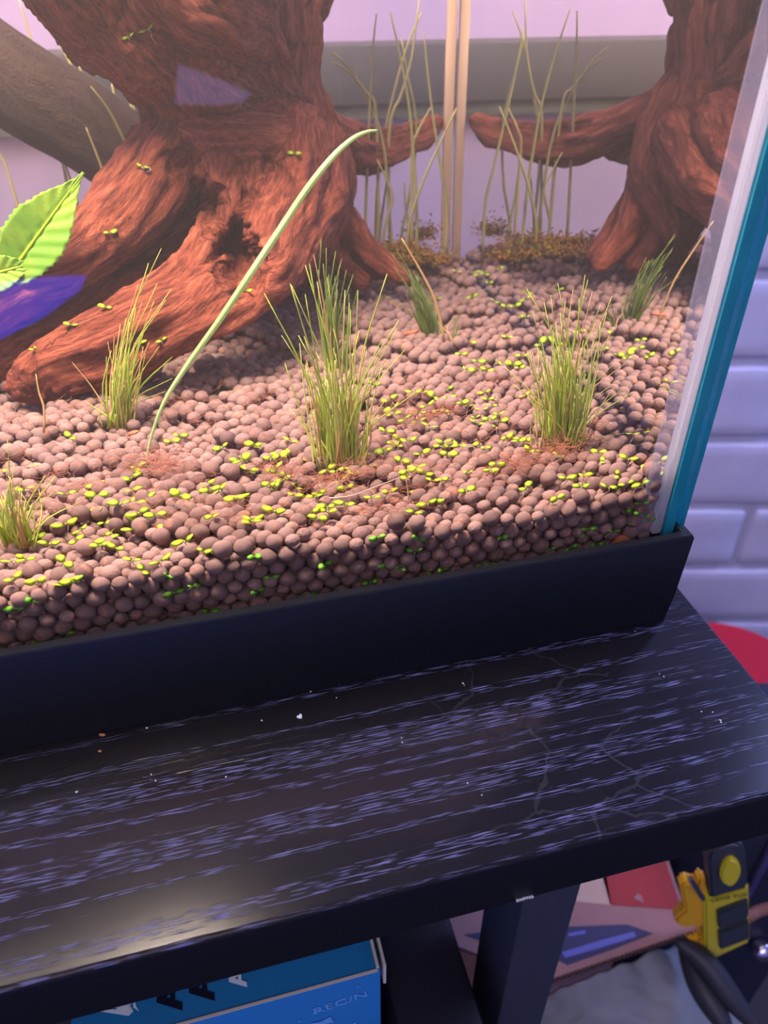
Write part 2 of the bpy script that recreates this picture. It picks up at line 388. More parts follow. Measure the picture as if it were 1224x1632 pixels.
# trunk, upper limbs, brought forward out of view to shade the neck
strand([(40, -300, .150, 22), (110, -120, .160, 19.5), (175, 0, .168, 17), (225, 60, .165, 14), (272, 125, .175, 11.8), (305, 200, .182, 10.5)], fib=14)
strand([(280, -300, .150, 26), (300, -110, .160, 24), (320, 0, .170, 21), (345, 70, .174, 18), (365, 150, .192, 17), (375, 230, .196, 21)], fib=14)
strand([(470, -200, .200, 18), (450, -60, .203, 15), (432, 0, .202, 14.5), (440, 60, .200, 13.5), (444, 120, .198, 13), (450, 180, .196, 14), (462, 250, .192, 15), (470, 300, .190, 14)], fib=18)
strand([(485, 60, .206, 3.5), (478, 100, .206, 5), (480, 150, .206, 4), (488, 200, .205, 4)], fib=2)
strand([(250, -40, .135, 5), (290, 15, .140, 5.5), (350, 35, .150, 6), (410, 75, .170, 6), (440, 140, .184, 6)], fib=8)
strand([(350, 60, .158, 4), (380, 95, .168, 4), (400, 125, .180, 4)], fib=3)
# collar where the roots spread
strand([(262, 200, .180, 8), (330, 238, .172, 10), (400, 245, .170, 12), (460, 240, .178, 13)], fib=12)
# upper-left root ridge, leaving the frame
strand([(300, 200, .184, 9), (262, 255, .172, 10.5), (215, 320, .162, 10), (150, 385, .152, 8.5), (80, 432, .144, 7.6), (0, 470, .138, 8), (-90, 515, .135, 7)], fib=24)
strand([(255, 215, .190, 6), (228, 290, .184, 6), (190, 345, .178, 5), (120, 400, .168, 4.5), (40, 440, .160, 5), (-60, 480, .15, 5)], fib=8)
# recessed wood between the ridges
strand([(330, 330, .190, 8), (250, 400, .178, 8), (170, 460, .168, 8), (80, 500, .160, 9), (-20, 540, .155, 10)], fib=8)
strand([(300, 420, .170, 6), (200, 480, .158, 7), (100, 535, .148, 7), (10, 570, .142, 7)], fib=6)
# middle ridge
strand([(372, 235, .172, 8), (352, 290, .160, 6.5), (350, 345, .150, 4.8), (325, 400, .138, 4.2), (280, 450, .130, 4.4), (200, 500, .126, 4.8), (120, 550, .124, 5.2), (50, 590, .124, 5)], fib=12)
# broad lower root
strand([(460, 230, .178, 13), (455, 300, .165, 12), (440, 370, .148, 9.5), (400, 435, .130, 7.5), (320, 482, .121, 8.2), (240, 525, .119, 9), (160, 560, .121, 8.4), (90, 590, .123, 7.4), (38, 612, .1235, 5.2)], fib=34)
strand([(505, 240, .190, 10), (500, 310, .175, 10), (478, 375, .155, 8.6), (440, 430, .134, 6.8), (385, 482, .119, 5.4), (310, 525, .114, 4.6), (235, 565, .116, 4)], fib=22)
strand([(480, 180, .200, 11), (505, 250, .200, 11), (520, 310, .198, 10), (515, 360, .192, 7), (505, 400, .188, 4)], fib=14)
strand([(400, 250, .168, 8), (415, 305, .160, 7), (420, 338, .155, 4.5), (395, 340, .152, 3), (362, 350, .150, 3)], fib=6)
# tip fan at the front left
for q in range(7):
    strand([(210 - q * 4, 545 + q * 6, .1235 - q * .0004, 3.0), (120, 572 + q * 8, .1225, 3.0), (60 - q * 3, 590 + q * 6, .1225, 2.8), (22 + (q - 3) ** 2 * 1.2, 596 + q * 5, .1230, 2.0)], fib=1)
strand([(300, 515, .122, 5), (240, 560, .120, 4.5), (190, 600, .119, 3.4), (165, 625, .118, 2.6)], fib=5)
# right foot
strand([(515, 300, .202, 8), (540, 340, .200, 5.5), (570, 380, .194, 4), (605, 415, .187, 3), (645, 442, .181, 2.0)], fib=8)
strand([(525, 330, .200, 5), (530, 380, .196, 4), (545, 420, .190, 3.4), (580, 450, .184, 2.4)], fib=5)
strand([(540, 350, .204, 5), (575, 400, .200, 4.5), (610, 430, .195, 4)], fib=3)
# back of the stump, filling the dark underside
strand([(430, 250, .215, 18), (440, 350, .218, 16), (460, 430, .222, 14), (470, 500, .225, 12)], fib=4)
strand([(350, 260, .21, 16), (330, 360, .21, 14), (330, 430, .205, 12), (330, 500, .20, 12)], fib=3)
# branch to the back corner
strand([(455, 195, .212, 10), (500, 205, .214, 7.5), (530, 222, .222, 6.5), (565, 240, .233, 6.2), (600, 246, .243, 6), (640, 230, .250, 5), (675, 214, .254, 3.8), (699, 200, .2555, 2.6)], fib=6)
strand([(505, 190, .212, 4), (540, 205, .222, 3.5), (590, 215, .240, 2), (640, 212, .25, 1.4)], fib=1)
# broken stub seen in the side glass
strand([(470, 225, .216, 7), (500, 255, .224, 6.5), (512, 262, .232, 4)], fib=3)

def ball_mesh(pts):
    """union of spheres and cones along a strand as a closed tube"""
    P = [p for p, r in pts]; rr = [r for p, r in pts]
    # round ends
    t0 = (P[0] - P[1]).normalized(); t1 = (P[-1] - P[-2]).normalized()
    P = [P[0] + t0 * rr[0] * .9, P[0] + t0 * rr[0] * .6] + P + [P[-1] + t1 * rr[-1] * .6, P[-1] + t1 * rr[-1] * .9]
    rr = [rr[0] * .35, rr[0] * .8] + rr + [rr[-1] * .8, rr[-1] * .35]
    return tube(P, rr, 12)
def remeshed(name, lists, vox):
    j = Join()
    for s in lists: j.add(*ball_mesh(s))
    me = j.mesh('tmp'); o = bpy.data.objects.new('tmp', me); COL.objects.link(o)
    md = o.modifiers.new('r', 'REMESH'); md.mode = 'VOXEL'; md.voxel_size = vox
    sm = o.modifiers.new('s', 'SMOOTH'); sm.iterations = 2; sm.factor = .5
    dg = bpy.context.evaluated_depsgraph_get(); ev = o.evaluated_get(dg)
    out = bpy.data.meshes.new_from_object(ev); out.name = name
    bpy.data.objects.remove(o); bpy.data.meshes.remove(me); return out
def grain(me, lists, amp1, amp2, kperp=380, klong=42):
    """fibrous relief that follows the strands; the strand coordinates are kept for the shader"""
    tot = sum(len(s) for s in lists); kd = kdtree.KDTree(tot); info = []; i = 0; ref = Vector((.3, 1, .1))
    for sid, s in enumerate(lists):
        acc = 0; u = None
        for k, (p, r) in enumerate(s):
            t = (s[min(k + 1, len(s) - 1)][0] - s[max(k - 1, 0)][0]).normalized()
            u = t.cross(ref).normalized() if u is None else (u - t * u.dot(t)).normalized()
            if k: acc += (p - s[k - 1][0]).length
            info.append((p, t, acc, r, u, t.cross(u), sid)); kd.insert(p, i); i += 1
    kd.balance()
    n = len(me.vertices); co = np.empty(n * 3); me.vertices.foreach_get('co', co); co = co.reshape(-1, 3)
    no = np.empty(n * 3); me.vertices.foreach_get('normal', no); no = no.reshape(-1, 3)
    G = np.empty((n, 3)); nz = noise.noise
    for v in range(n):
        p = Vector(co[v]); cand = {}
        for c, ix, d in kd.find_n(p, 9):
            q = info[ix]; e = d / (q[3] + .002)
            if q[6] not in cand or e < cand[q[6]][0]: cand[q[6]] = (e, q)
        best = sorted(cand.values(), key=lambda z: z[0])[:2]; ws = 0; h = 0; wob = Vector((nz(p * 55), nz(p * 55 + Vector((9, 0, 0))), 0)) * 1.1
        for k, (e, q) in enumerate(best):
            o = p - q[0]; L_ = q[2] + o.dot(q[1]); g = Vector((o.dot(q[4]) * kperp, o.dot(q[5]) * kperp, L_ * klong)) + wob + Vector((q[6] * 3.7, 0, 0))
            if k == 0: G[v] = g[:]
            w = 1 / (e + .05) ** 6; ws += w
            h += w * (amp1 * (1.1 - 3.0 * abs(nz(g * .42))) + amp2 * nz(g * 1.1))
        co[v] += no[v] * (h / ws + amp1 * .7 * nz(p * 110) + amp1 * .35 * nz(p * 330))
    me.vertices.foreach_set('co', co.reshape(-1))
    at = me.attributes.new('grain', 'FLOAT_VECTOR', 'POINT'); at.data.foreach_set('vector', G.reshape(-1))
    me.update()
def dent(me, spots):
    n = len(me.vertices); co = np.empty(n * 3); me.vertices.foreach_get('co', co); co = co.reshape(-1, 3)
    for px, py, Y, rx, rz, dep, ymax in spots:
        c = np.array(onY(px, py, Y)); d = np.array(inr(px, py)[1]); D = co - c
        e = np.sqrt((D[:, 0] / rx) ** 2 + (D[:, 2] / rz) ** 2) + np.array([.22 * noise.noise(Vector(q) * 260) for q in co]) * 1.0
        w = np.clip(1.25 - e, 0, 1); w = w * w * (3 - 2 * w) * (co[:, 1] < ymax); co += d[None] * (dep * w)[:, None]
    me.vertices.foreach_set('co', co.reshape(-1)); me.update()
wm = remeshed('driftwood', strands, VOX); dent(wm, [(372, 385, .150, .0075, .0075, .030, .19), (288, 252, .165, .0055, .0050, .005, .19), (432, 268, .160, .0055, .0050, .005, .19), (517, 330, .186, .0022, .0030, .010, .20), (405, 115, .175, .009, .008, .008, .2), (330, 320, .155, .0055, .006, .020, .185)]); grain(wm, mains, .0012, .0007)
wood = link('driftwood', wm, M['wood']); tag(wood, 'reddish brown driftwood stump with spreading roots on the soil', 'driftwood')
ctrl = [(*P3(-90, 60, .225), .0140), (*P3(40, 145, .222), .0142), (*P3(140, 205, .220), .0140), (*P3(270, 300, .216), .0135)]
br = [[(Vector(q[:3]), q[3]) for q in spline(ctrl, 40)]]
sm_ = remeshed('side_branch', br, .0013); grain(sm_, br, .00012, .00008, 200, 15)
sb = link('side_branch', sm_, M['smoothwood'], wood); sb['label'] = 'smooth straight brown side branch behind the stump'
wood_bvh = BVHTree.FromPolygons([v.co.copy() for v in wm.vertices], [tuple(p.vertices) for p in wm.polygons])

# ------------------------------------------------------------------ soil granules
def granules():
    r0 = .00200; a = 2 * r0 * .99; pts = []
    dz = a * .80; dy = a * .866
    x0, x1, y0, y1 = -.215, XS - .0006 - .002, GI + .0002 + r0, YB - .006
    lay = 0; z = .0205
    while z < .047:
        ny = int((y1 - y0) / dy)
        for iy in range(ny + 1):
            y = y0 + iy * dy + (lay % 2) * dy * .33
            if z < .033 and iy > 1: break
            xo = (iy % 2) * a / 2 + (lay % 2) * a / 2
            nx = int((x1 - x0) / a) + 1
            for ix in range(nx):
                x = x1 - xo - ix * a
                h = soil_h(x, y) - r0
                if z > h + .0008: continue
                if iy > 1 and z < h - .0062: continue
                # only the part of the bed that can be seen past the frame edge
                if x < -.172 - y * .17: continue
                pts.append((x, y, z))
        lay += 1; z += dz
    P = np.array(pts); n = len(P)
    rad = r0 * rng.uniform(.82, 1.12, n); P += rng.normal(0, r0 * .25, P.shape)
    front = P[:, 1] < y0 + dy * 1.3
    P[front, 1] -= 0
    for it in range(9):
        kd = kdtree.KDTree(n)
        for i in range(n): kd.insert(P[i], i)
        kd.balance(); I = []; J = []
        for i in range(n):
            for c, jx, d in kd.find_range(P[i], rad[i] * 2.15):
                if jx > i: I.append(i); J.append(jx)
        I = np.array(I); J = np.array(J)
        for sub in range(3):
            D = P[J] - P[I]; d = np.linalg.norm(D, axis=1) + 1e-9; ov = (rad[I] + rad[J]) * .995 - d; ov = np.where(ov > 0, ov, 0)
            mv = D / d[:, None] * (ov * .42)[:, None]
            np.add.at(P, I, -mv); np.add.at(P, J, mv)
            P[:, 2] -= .00003
            P[:, 1] = np.maximum(P[:, 1], GI + rad + .0001); P[:, 0] = np.minimum(P[:, 0], np.where(P[:, 1] < .0125, -.0076, XS - .0006) - rad); P[:, 1] = np.minimum(P[:, 1], YB - .0045 - rad)
            P[:, 2] = np.maximum(P[:, 2], .0185)
    return P, rad
GP, GR = granules()
def ico(sub, seed, amp):
    bm = bmesh.new(); bmesh.ops.create_icosphere(bm, subdivisions=sub, radius=1)
    for v in bm.verts:
        q = v.co * 1.1 + Vector((seed * 3.3, 0, 0)); v.co *= 1 + amp * noise.noise(q) + amp * .25 * noise.noise(q * 3)
    me = bm_mesh(bm, 'granule'); return me
def fwd_px(p):
    """pixel of a point under water (approximate refraction, enough for ranking)"""
    q = Vector(p); q.y = YF + (q.y - YF) / 1.3
    d = q - CAM; x = d.x * math.cos(YAW) - d.y * math.sin(YAW); f = d.x * math.sin(YAW) + d.y * math.cos(YAW)
    cz = f * math.cos(TH) - d.z * math.sin(TH); cy = -(d.z * math.cos(TH) + f * math.sin(TH))
    return 612 + FPX * x / cz, 816 + FPX * cy / cz, cz
score = []
front_mask = GP[:, 1] < GI + .0046
for i in range(len(GP)):
    px, py, cz = fwd_px(GP[i])
    vis = -20 < px < 1060 and GP[i][2] > .0275 - .0 and (front_mask[i] or GP[i][2] > soil_h(*GP[i][:2]) - .0036)
    score.append(GR[i] / cz if vis and py > 0 else -1)
order = np.argsort(-np.array(score))[:300]
chosen = set(int(i) for i in order)
gm = [ico(3, s, .09) for s in range(6)]
for g in gm: g.materials.append(M['clay']); g.shade_smooth()
for i in sorted(chosen):
    o = bpy.data.objects.new('soil_granule', gm[i % 6]); COL.objects.link(o); o.location = GP[i]
    o.rotation_euler = (random.uniform(0, 6), random.uniform(0, 6), random.uniform(0, 6)); s = GR[i]
    o.scale = (s * random.uniform(.95, 1.1), s * random.uniform(.95, 1.05), s * random.uniform(.9, 1.02))
    if GP[i][1] < GI + .0046 and GP[i][2] < .0405: tag(o, 'round brown soil granule pressed against the front glass above the black rim', 'soil granule', 'soil granules against the front glass')
    else: tag(o, 'round brown soil granule on top of the bed close behind the front glass', 'soil granule', 'soil granules on the near edge of the bed')
base = ico(2, 11, .08); bv = np.array([v.co[:] for v in base.vertices]); bf = np.array([p.vertices[:] for p in base.polygons])
rest = [i for i in range(len(GP)) if i not in chosen]
A = rng.uniform(0, 6.28, (len(rest), 3)); V = np.empty((len(rest), len(bv), 3)); Fq = np.empty((len(rest), len(bf), 3), int)
for k, i in enumerate(rest):
    ca, sa = math.cos(A[k, 0]), math.sin(A[k, 0]); cb, sb_ = math.cos(A[k, 1]), math.sin(A[k, 1])
    Rm = np.array([[ca, -sa, 0], [sa, ca, 0], [0, 0, 1]]) @ np.array([[1, 0, 0], [0, cb, -sb_], [0, sb_, cb]])
    V[k] = (bv @ Rm.T) * GR[i] * np.array([1.04, 1.02, .96]) + GP[i]; Fq[k] = bf + k * len(bv)
me = bpy.data.meshes.new('soil_granules'); V = V.reshape(-1, 3); Fq = Fq.reshape(-1, 3)
me.vertices.add(len(V)); me.vertices.foreach_set('co', V.reshape(-1)); me.loops.add(len(Fq) * 3); me.loops.foreach_set('vertex_index', Fq.reshape(-1))
me.polygons.add(len(Fq)); me.polygons.foreach_set('loop_start', np.arange(len(Fq)) * 3); me.polygons.foreach_set('loop_total', np.full(len(Fq), 3)); me.update(calc_edges=True); me.validate()
so = link('soil_granules', me, M['clay']); tag(so, 'bed of round brown soil granules filling the aquarium floor', 'soil', kind='stuff')
# packed soil under the open layers
bm = bmesh.new(); nx, ny = 24, 30; g = [[bm.verts.new((XLg + .004 + (XS - .001 - XLg - .004) * i / nx, GI + .006 + (YB - .012 - GI) * k / ny, .0385)) for k in range(ny + 1)] for i in range(nx + 1)]
for i in range(nx):
    for k in range(ny): bm.faces.new((g[i][k], g[i + 1][k], g[i + 1][k + 1], g[i][k + 1]))
r = bmesh.ops.extrude_face_region(bm, geom=bm.faces[:])
for v in [e for e in r['geom'] if isinstance(e, bmesh.types.BMVert)]: v.co.z = .0035
pk = link('packed_soil', bm_mesh(bm), M['soil_core']); tag(pk, 'dark packed soil underneath the granules', 'soil', kind='stuff')

# ------------------------------------------------------------------ plants
def blade_obj(parent, pts, r0, m, n=8, sides=4, name='grass_blade', tip=.25):
    sp = [Vector(q) for q in spline(pts, n)]
    rr = [r0 * (1 - (1 - tip) * (i / (n - 1)) ** 1.6) for i in range(n)]
    V, F = tube(sp, rr, sides); me = pyd(name, V, F); o = link(name, me, m, parent); return o
def tuft(label, bx, by, spread, tips, n_rand, len_px, lean=(0, 0), m='grass', r0=.00028, tan=.12, sz=.5, name='grass_tuft', up=.2):
    """blades from a base patch at pixel (bx, by) on the soil; tips are pixels of the long blades"""
    B = onZ(bx, by, .0425); root = empty(name, B, label, 'plant')
    for k in range(len(tips) + n_rand):
        ox = random.gauss(0, .33) * spread; a = onZ(bx + max(-spread, min(spread, ox)), by + random.uniform(-spread * .22, spread * .06), .041)
        if k < len(tips): tx, ty = tips[k]; dy = random.uniform(-.002, .006)
        else:
            l = random.triangular(len_px * .22, len_px * .95, len_px * .5); tx = bx + ox * (1.0 + .9 * l / len_px) + random.gauss(0, spread * .28) + lean[0] * l / len_px; ty = by - l + lean[1]
            dy = random.uniform(-.004, .008)
        b = onY(tx, ty, max(a.y + dy, GI + .002)); mid = a.lerp(b, .5) + Vector((random.gauss(0, .0010) + (a.x - b.x) * .12, random.gauss(0, .001), (b - a).length * .05))
        q = a.lerp(b, .8).lerp(mid, .2) + Vector((random.gauss(0, .0007), 0, .0))
        mm = M['grasstan'] if random.random() < tan else M[m]
        blade_obj(root, [a, mid, b], r0 * random.uniform(.7, 1.15), mm)
    return root
c4 = lambda L: [(380 + x / 2.914, 380 + y / 2.914) for x, y in L]
c5 = lambda L: [(760 + x / 2.638, 400 + y / 2.638) for x, y in L]
c3 = lambda L: [(x / 2.914, 380 + y / 2.914) for x, y in L]
c6 = lambda L: [(x / 2.914, 680 + y / 2.914) for x, y in L]
c7 = lambda L: [(380 + x / 2.914, 680 + y / 2.914) for x, y in L]
c8 = lambda L: [(560 + x / 4.08, 560 + y / 4.08) for x, y in L]
c9 = lambda L: [(560 + x / 2.782, 340 + y / 2.782) for x, y in L]
tuft('tall bright green grass tuft in the middle of the bed, nearest large tuft', 545, 752, 55,
     c4([(120,255),(240,210),(330,120),(310,122),(365,200),(412,180),(495,240),(515,300),(690,165),(745,380),(775,515),(200,450),(278,450),(560,430),(635,570),(658,485),(735,420),(860,690),(350,510),(305,455),(540,460),(590,500),(520,330),(440,420),(330,620),(310,260),(245,215),(700,560),(380,640),(555,240)]), 110, 230)
tuft('dense bright green grass tuft at the right side of the bed', 892, 715, 46,
     c5([(210,160),(282,215),(340,135),(372,210),(455,100),(467,120),(485,170),(520,225),(568,190),(628,470),(660,590),(630,765),(115,485),(310,185),(405,160),(430,200),(350,260),(395,230),(545,260),(235,250),(500,300),(600,540),(150,560),(580,470),(640,560),(330,300),(520,300)]), 130, 215, r0=.00026)
tuft('sparse green tuft in front of the driftwood root', 192, 682, 30,
     c3([(750,45),(690,115),(642,210),(795,235),(730,210),(770,285),(660,295),(585,370),(500,480),(800,550),(800,650),(770,710),(335,575),(400,760),(530,455),(630,320),(715,290),(600,390),(560,500),(740,500)]), 55, 190, lean=(18, 0), tan=.25)
tuft('low yellow green tuft at the left edge by the front glass', 32, 872, 34,
     c6([(35,60),(65,170),(210,230),(257,230),(370,350),(120,240),(45,290),(5,320),(250,300),(230,400),(100,300),(-60,250),(-120,200)]), 60, 130, lean=(-30, 0), tan=.3)
tuft('dark green tuft directly behind the tall middle tuft', 532, 602, 20, [(500,406),(520,395),(545,412),(563,437),(570,462),(512,382),(515,420),(535,400),(507,430),(552,430)], 45, 190, m='grassdark', tan=.04, r0=.00034)
tuft('small dark green tuft leaning left near the back', 688, 545, 16, [(622,402),(632,398),(640,420),(650,430),(665,437),(628,425),(655,450),(612,470)], 45, 125, lean=(-38, 0), m='grassdark', tan=.06, r0=.00034)
tuft('tiny two bladed sprout right of the small leaning tuft', 722, 545, 4, [(740,492),(730,500),(758,525),(700,520)], 3, 40, m='grassdark', tan=.3)
def stalk(label, poly, Ys, r, m='stalk', name='grass_stalk', cat='plant', group=None, n=14, tip=.4, sides=6):
    """poly from base to tip in pixels; Ys = depth at base and tip"""
    k = len(poly); pts = [onY(x, y, Ys[0] + (Ys[1] - Ys[0]) * i / max(1, k - 1)) for i, (x, y) in enumerate(poly)]
    if Ys[0] > .18 and pts[0].z > .044: pts.insert(0, Vector((pts[0].x, pts[0].y, .041)))
    sp = [Vector(q) for q in spline(pts, n)]; rr = [r * (1 - (1 - tip) * (i / (n - 1)) ** 2) for i in range(n)]
    V, F = tube(sp, rr, sides); o = link(name, pyd(name, V, F), M[m]); tag(o, label, cat, group); return o
b0 = onZ(232, 742, .0425)
# long pale green leaf arching across the wood, thickening towards its middle
pp = [(232,742),(240,700),(262,640),(300,580),(350,510),(400,435),(450,360),(490,300),(530,250),(562,221),(585,210),(601,208)]
pts = [onY(x, y, b0.y + .0015 * i) for i, (x, y) in enumerate(pp)]
sp = [Vector(q) for q in spline(pts, 40)]; rr = [.0002 + .00062 * math.sin(math.pi * min(1, (i / 39) * .95 + .02)) ** 1.3 for i in range(40)]
V, F = tube(sp, rr, 8); o = link('long_leaf', pyd('long_leaf', V, F), M['palegreen']); tag(o, 'long pale green leaf blade arching up across the driftwood', 'plant')
stalk('thin tan stalk standing by the small leaning tuft', [(708,545),(702,510),(690,470),(672,435),(655,405),(640,380)], (.123, .125), .00042, 'grasstan')
stalk('short bent stem under the left root tip', [(70,690),(70,650),(62,625),(57,596)], (.085, .088), .00030, 'grasstan', n=9)
stalk('pale curved runner lying across the front granules', [(525,794),(560,790),(600,775),(640,760)], (.020, .024), .00018, 'pale_root', name='runner', n=9)
GB = 'tall stalks in the back right corner'
yb = .232
for lab, poly, Y in [
    ('bent tall stalk with forked tip, leftmost by the back corner', [(625,388),(620,340),(615,260),(605,205),(588,165),(560,112),(530,83)], .236),
    ('side shoot of the forked tall stalk', [(600,190),(585,150),(557,116),(528,98)], .236),
    ('straight tall stalk rising past the branch left of the corner', [(582,375),(584,300),(588,200),(594,80),(600,22)], .232),
    ('thin tall stalk leaning left in front of the corner', [(664,350),(660,260),(652,170),(638,90),(622,20)], .228),
    ('tall stalk crossing in front of the branch tip', [(712,330),(703,270),(688,170),(680,100),(676,52)], .236),
    ('thin stalk leaning right behind the forked stalk', [(620,215),(640,150),(656,92),(668,0)], .24),
    ('short bright stalk tip over the branch end', [(657,248),(664,215),(676,190),(686,172)], .238),
    ('knobbly yellow stalk below the branch', [(612,372),(620,338),(626,312),(616,286),(601,254)], .232),
    ('curved stalk leaning right across the back corner', [(650,372),(668,305),(698,235),(728,172)], .225),
    ('faint short stalk below the branch', [(652,365),(646,330),(644,290)], .245),
    ('faint upright stalk behind the branch', [(605,372),(612,320),(616,290)], .248),
    ('faint tall stalk at the far back right', [(640,370),(655,300),(664,200),(650,120),(640,60)], .250),
    ('faint tall stalk crossing the dark rail', [(598,375),(606,250),(630,140),(650,70),(672,20)], .246)]:
    stalk(lab, poly, (Y, Y), .00062, 'stalk')
for lab, poly, Y in [
    ('stalk at the top left edge behind the side branch', [(75,150),(58,94),(44,45),(30,0)], .246),
    ('long stalk rising behind the side branch', [(150,200),(135,145),(100,80),(66,8)], .246),
    ('short straight stalk beside the long stalk', [(141,170),(137,147),(128,112),(122,84)], .244),
    ('bent stalk crossing in front of the side branch', [(218,290),(205,240),(175,178),(144,137)], .196),
    ('thin stalk in front of the side branch lower end', [(182,328),(165,275),(150,235),(137,203)], .196),
    ('short stalk above the side branch', [(190,185),(184,160),(178,134)], .240),
    ('upright stalk beside the dark limb', [(216,216),(211,180),(203,147)], .240),
    ('short upright stalk beside the dark limb base', [(222,220),(217,190),(212,166)], .243),
    ('leaning stalk at the left edge above the big leaf', [(34,350),(20,300),(8,262),(-6,235)], .22),
    ('faint stalk right of the big leaf', [(138,372),(125,330),(110,280),(98,240)], .235)]:
    stalk(lab, poly, (Y, Y), .00055, 'stalk')
# serrated big leaf at the left
def big_leaf(name, label, base, tip, w, Y, curl, seed, notch=None):
    a = Vector(onY(*base, Y)); b = Vector(onY(*tip, Y + .004)); L = (b - a).length; t = (b - a).normalized()
    side = t.cross(Vector((0, -1, .25))).normalized(); nrm = side.cross(t).normalized(); n, mm = 36, 8; V = []; F = []
    prof = lambda s: (math.sin(math.pi * min(1, s * .86 + .10)) ** .8) * (1 - s ** 3.2) + .02
    for i in range(n + 1):
        s = i / n; c = a + t * L * s + nrm * (math.sin(s * 3.1) * curl)
        for k in range(-mm, mm + 1):
            q = k / mm; ww = w * prof(s) * (1 + (.05 if (i % 2) else -.03) * (abs(q) > .9)) * (1 + .04 * noise.noise((s * 9, q, seed)))
            fold = abs(q) * .28 * ww - .0003 * (abs(q) < .05); rib = .0003 * math.sin(s * 55 - abs(q) * 9) * (abs(q) > .08)
            V.append(c + side * ww * q + nrm * (fold + rib))
    m_ = 2 * mm + 1
    for i in range(n):
        for k in range(m_ - 1): F.append((i * m_ + k, i * m_ + k + 1, (i + 1) * m_ + k + 1, (i + 1) * m_ + k))
    me = pyd(name, V, F); o = link(name, me, None); me.materials.append(M['bigleaf'])
    md = o.modifiers.new('t', 'SOLIDIFY'); md.thickness = .00025
    vr = [a + t * L * s + nrm * (math.sin(s * 3.1) * curl + .0002) for s in [i / 14 for i in range(15)]]
    V2, F2 = tube(vr, [.0005 * (1 - .75 * i / 14) for i in range(15)], 5)
    r = link('midrib', pyd('midrib', V2, F2), M['leafy'], o); r['label'] = 'pale yellow midrib'
    return tag(o, label, 'leaf')
M['bigleaf'] = mat('broad_leaf', (.22, .50, .05), .45, .4, bump=.3, bscale=400, trans=.35, c2=(.42, .66, .06), vscale=70)
big_leaf('serrated_leaf', 'large pointed bright green serrated leaf at the left edge', (10, 445), (133, 275), .0078, .134, .001, 1)
big_leaf('serrated_leaf', 'lower torn green leaf cut off by the left edge', (-60, 450), (58, 418), .0050, .131, .001, 4)

# seedlings
surf = (
 c6([(328,50),(835,40),(800,68),(1030,95),(1110,158),(1160,198),(1182,85),(5,205),(155,185),(120,290),(440,275),(455,318),(312,310),(620,210),(640,185),(612,235),(615,295),(640,330),(685,335),(840,320),(560,355),(445,390),(645,400),(628,430),(725,410),(303,450),(485,450),(375,480),(352,530),(515,495),(500,525),(465,550),(540,562),(230,542),(165,520),(622,468),(785,470),(985,420),(965,265),(975,295),(1020,295),(1095,335),(1175,435),(855,530),(945,578),(1030,580),(617,620),(742,625),(665,670),(303,628),(115,608),(65,628),(60,705),(170,718),(338,715),(295,730)])
 + c7([(15,155),(72,85),(55,198),(150,148),(185,130),(220,130),(245,65),(165,195),(180,215),(210,245),(145,270),(155,290),(275,255),(270,285),(263,320),(375,310),(355,325),(345,152),(415,200),(458,205),(523,195),(545,215),(475,250),(500,282),(610,185),(8,325),(168,390),(65,435),(335,398),(370,425),(413,372),(413,393),(500,360),(625,330),(703,300),(830,310),(880,357),(915,345),(820,400),(1058,297),(828,190),(788,210),(868,215),(780,240),(905,250),(948,247),(1065,213),(1090,90),(930,55),(940,90),(960,70),(985,92),(720,80),(740,90),(750,62),(790,65),(690,20),(680,112),(625,125),(1170,205),(1200,175),(1150,100),(1030,85),(850,125),(975,128)])
 + c8([(405,265),(460,265),(538,298),(625,245),(630,305),(720,335),(760,355),(490,350),(565,390),(630,403),(265,372),(272,412),(350,440),(440,400),(430,455),(515,490),(805,430),(820,465),(900,440),(965,455),(945,495),(960,408),(850,378),(895,310),(868,265),(885,125),(840,115),(825,65),(955,75),(1060,85),(1095,105),(920,352),(230,520),(1130,285),(1010,560),(1095,582),(1170,640),(330,710),(760,120),(715,18),(1115,30),(150,210),(250,312)])
 + c5([(180,278),(130,362),(265,390),(155,475),(45,503),(190,440),(595,335),(635,370),(690,345),(740,375),(795,340),(762,435),(690,475),(675,525),(755,515),(797,510),(725,558),(660,408),(825,412),(655,770),(150,785),(205,798),(220,840),(515,845),(528,885),(640,872),(380,955),(455,945),(590,942),(630,980),(555,995),(440,990),(338,1040),(205,992),(88,900),(780,850),(800,870),(775,885),(720,915),(735,950),(760,945),(695,980),(345,860)])
 + c9([(468,258),(545,262),(565,272),(610,308),(670,270),(715,245),(670,300),(380,375),(745,460),(695,550),(930,450),(570,575),(450,580),(535,370),(635,390),(695,412)]))
glassy = (c6([(778,692),(808,772),(897,742),(155,810),(70,845),(185,998),(310,958),(298,997),(978,858),(1070,863),(1195,762),(1210,847),(883,905),(1180,605)])
 + c7([(648,515),(838,517),(822,573),(405,640),(692,640),(752,660),(75,605),(150,700),(85,760),(330,785),(435,775),(612,722),(797,717),(895,700),(955,662),(1008,675),(1130,645),(1205,645),(100,845)])
 + c5([(655,1097),(700,1110),(470,1168),(575,1175),(655,1145),(105,1205),(395,1250),(505,1235),(305,1252),(460,1190),(690,1060),(720,1130)]))
onwood = [(393, 465, 'on the root face right beside the long arching leaf'), (205, 62, 'on the dark upper limb, left of the pair'), (235, 50, 'on the dark upper limb, right of the pair'),
    (175, 373, 'on the upper left root'), (170, 492, 'on the middle root ridge above the sparse tuft'), (115, 520, 'on the middle of the lowest root'), (55, 558, 'near the tip of the lowest root, leftmost'),
    (258, 545, 'behind the right blades of the sparse tuft'), (222, 548, 'behind the centre of the sparse tuft'), (470, 247, 'high on the right face of the trunk'), (228, 268, 'by the curled pale root')]
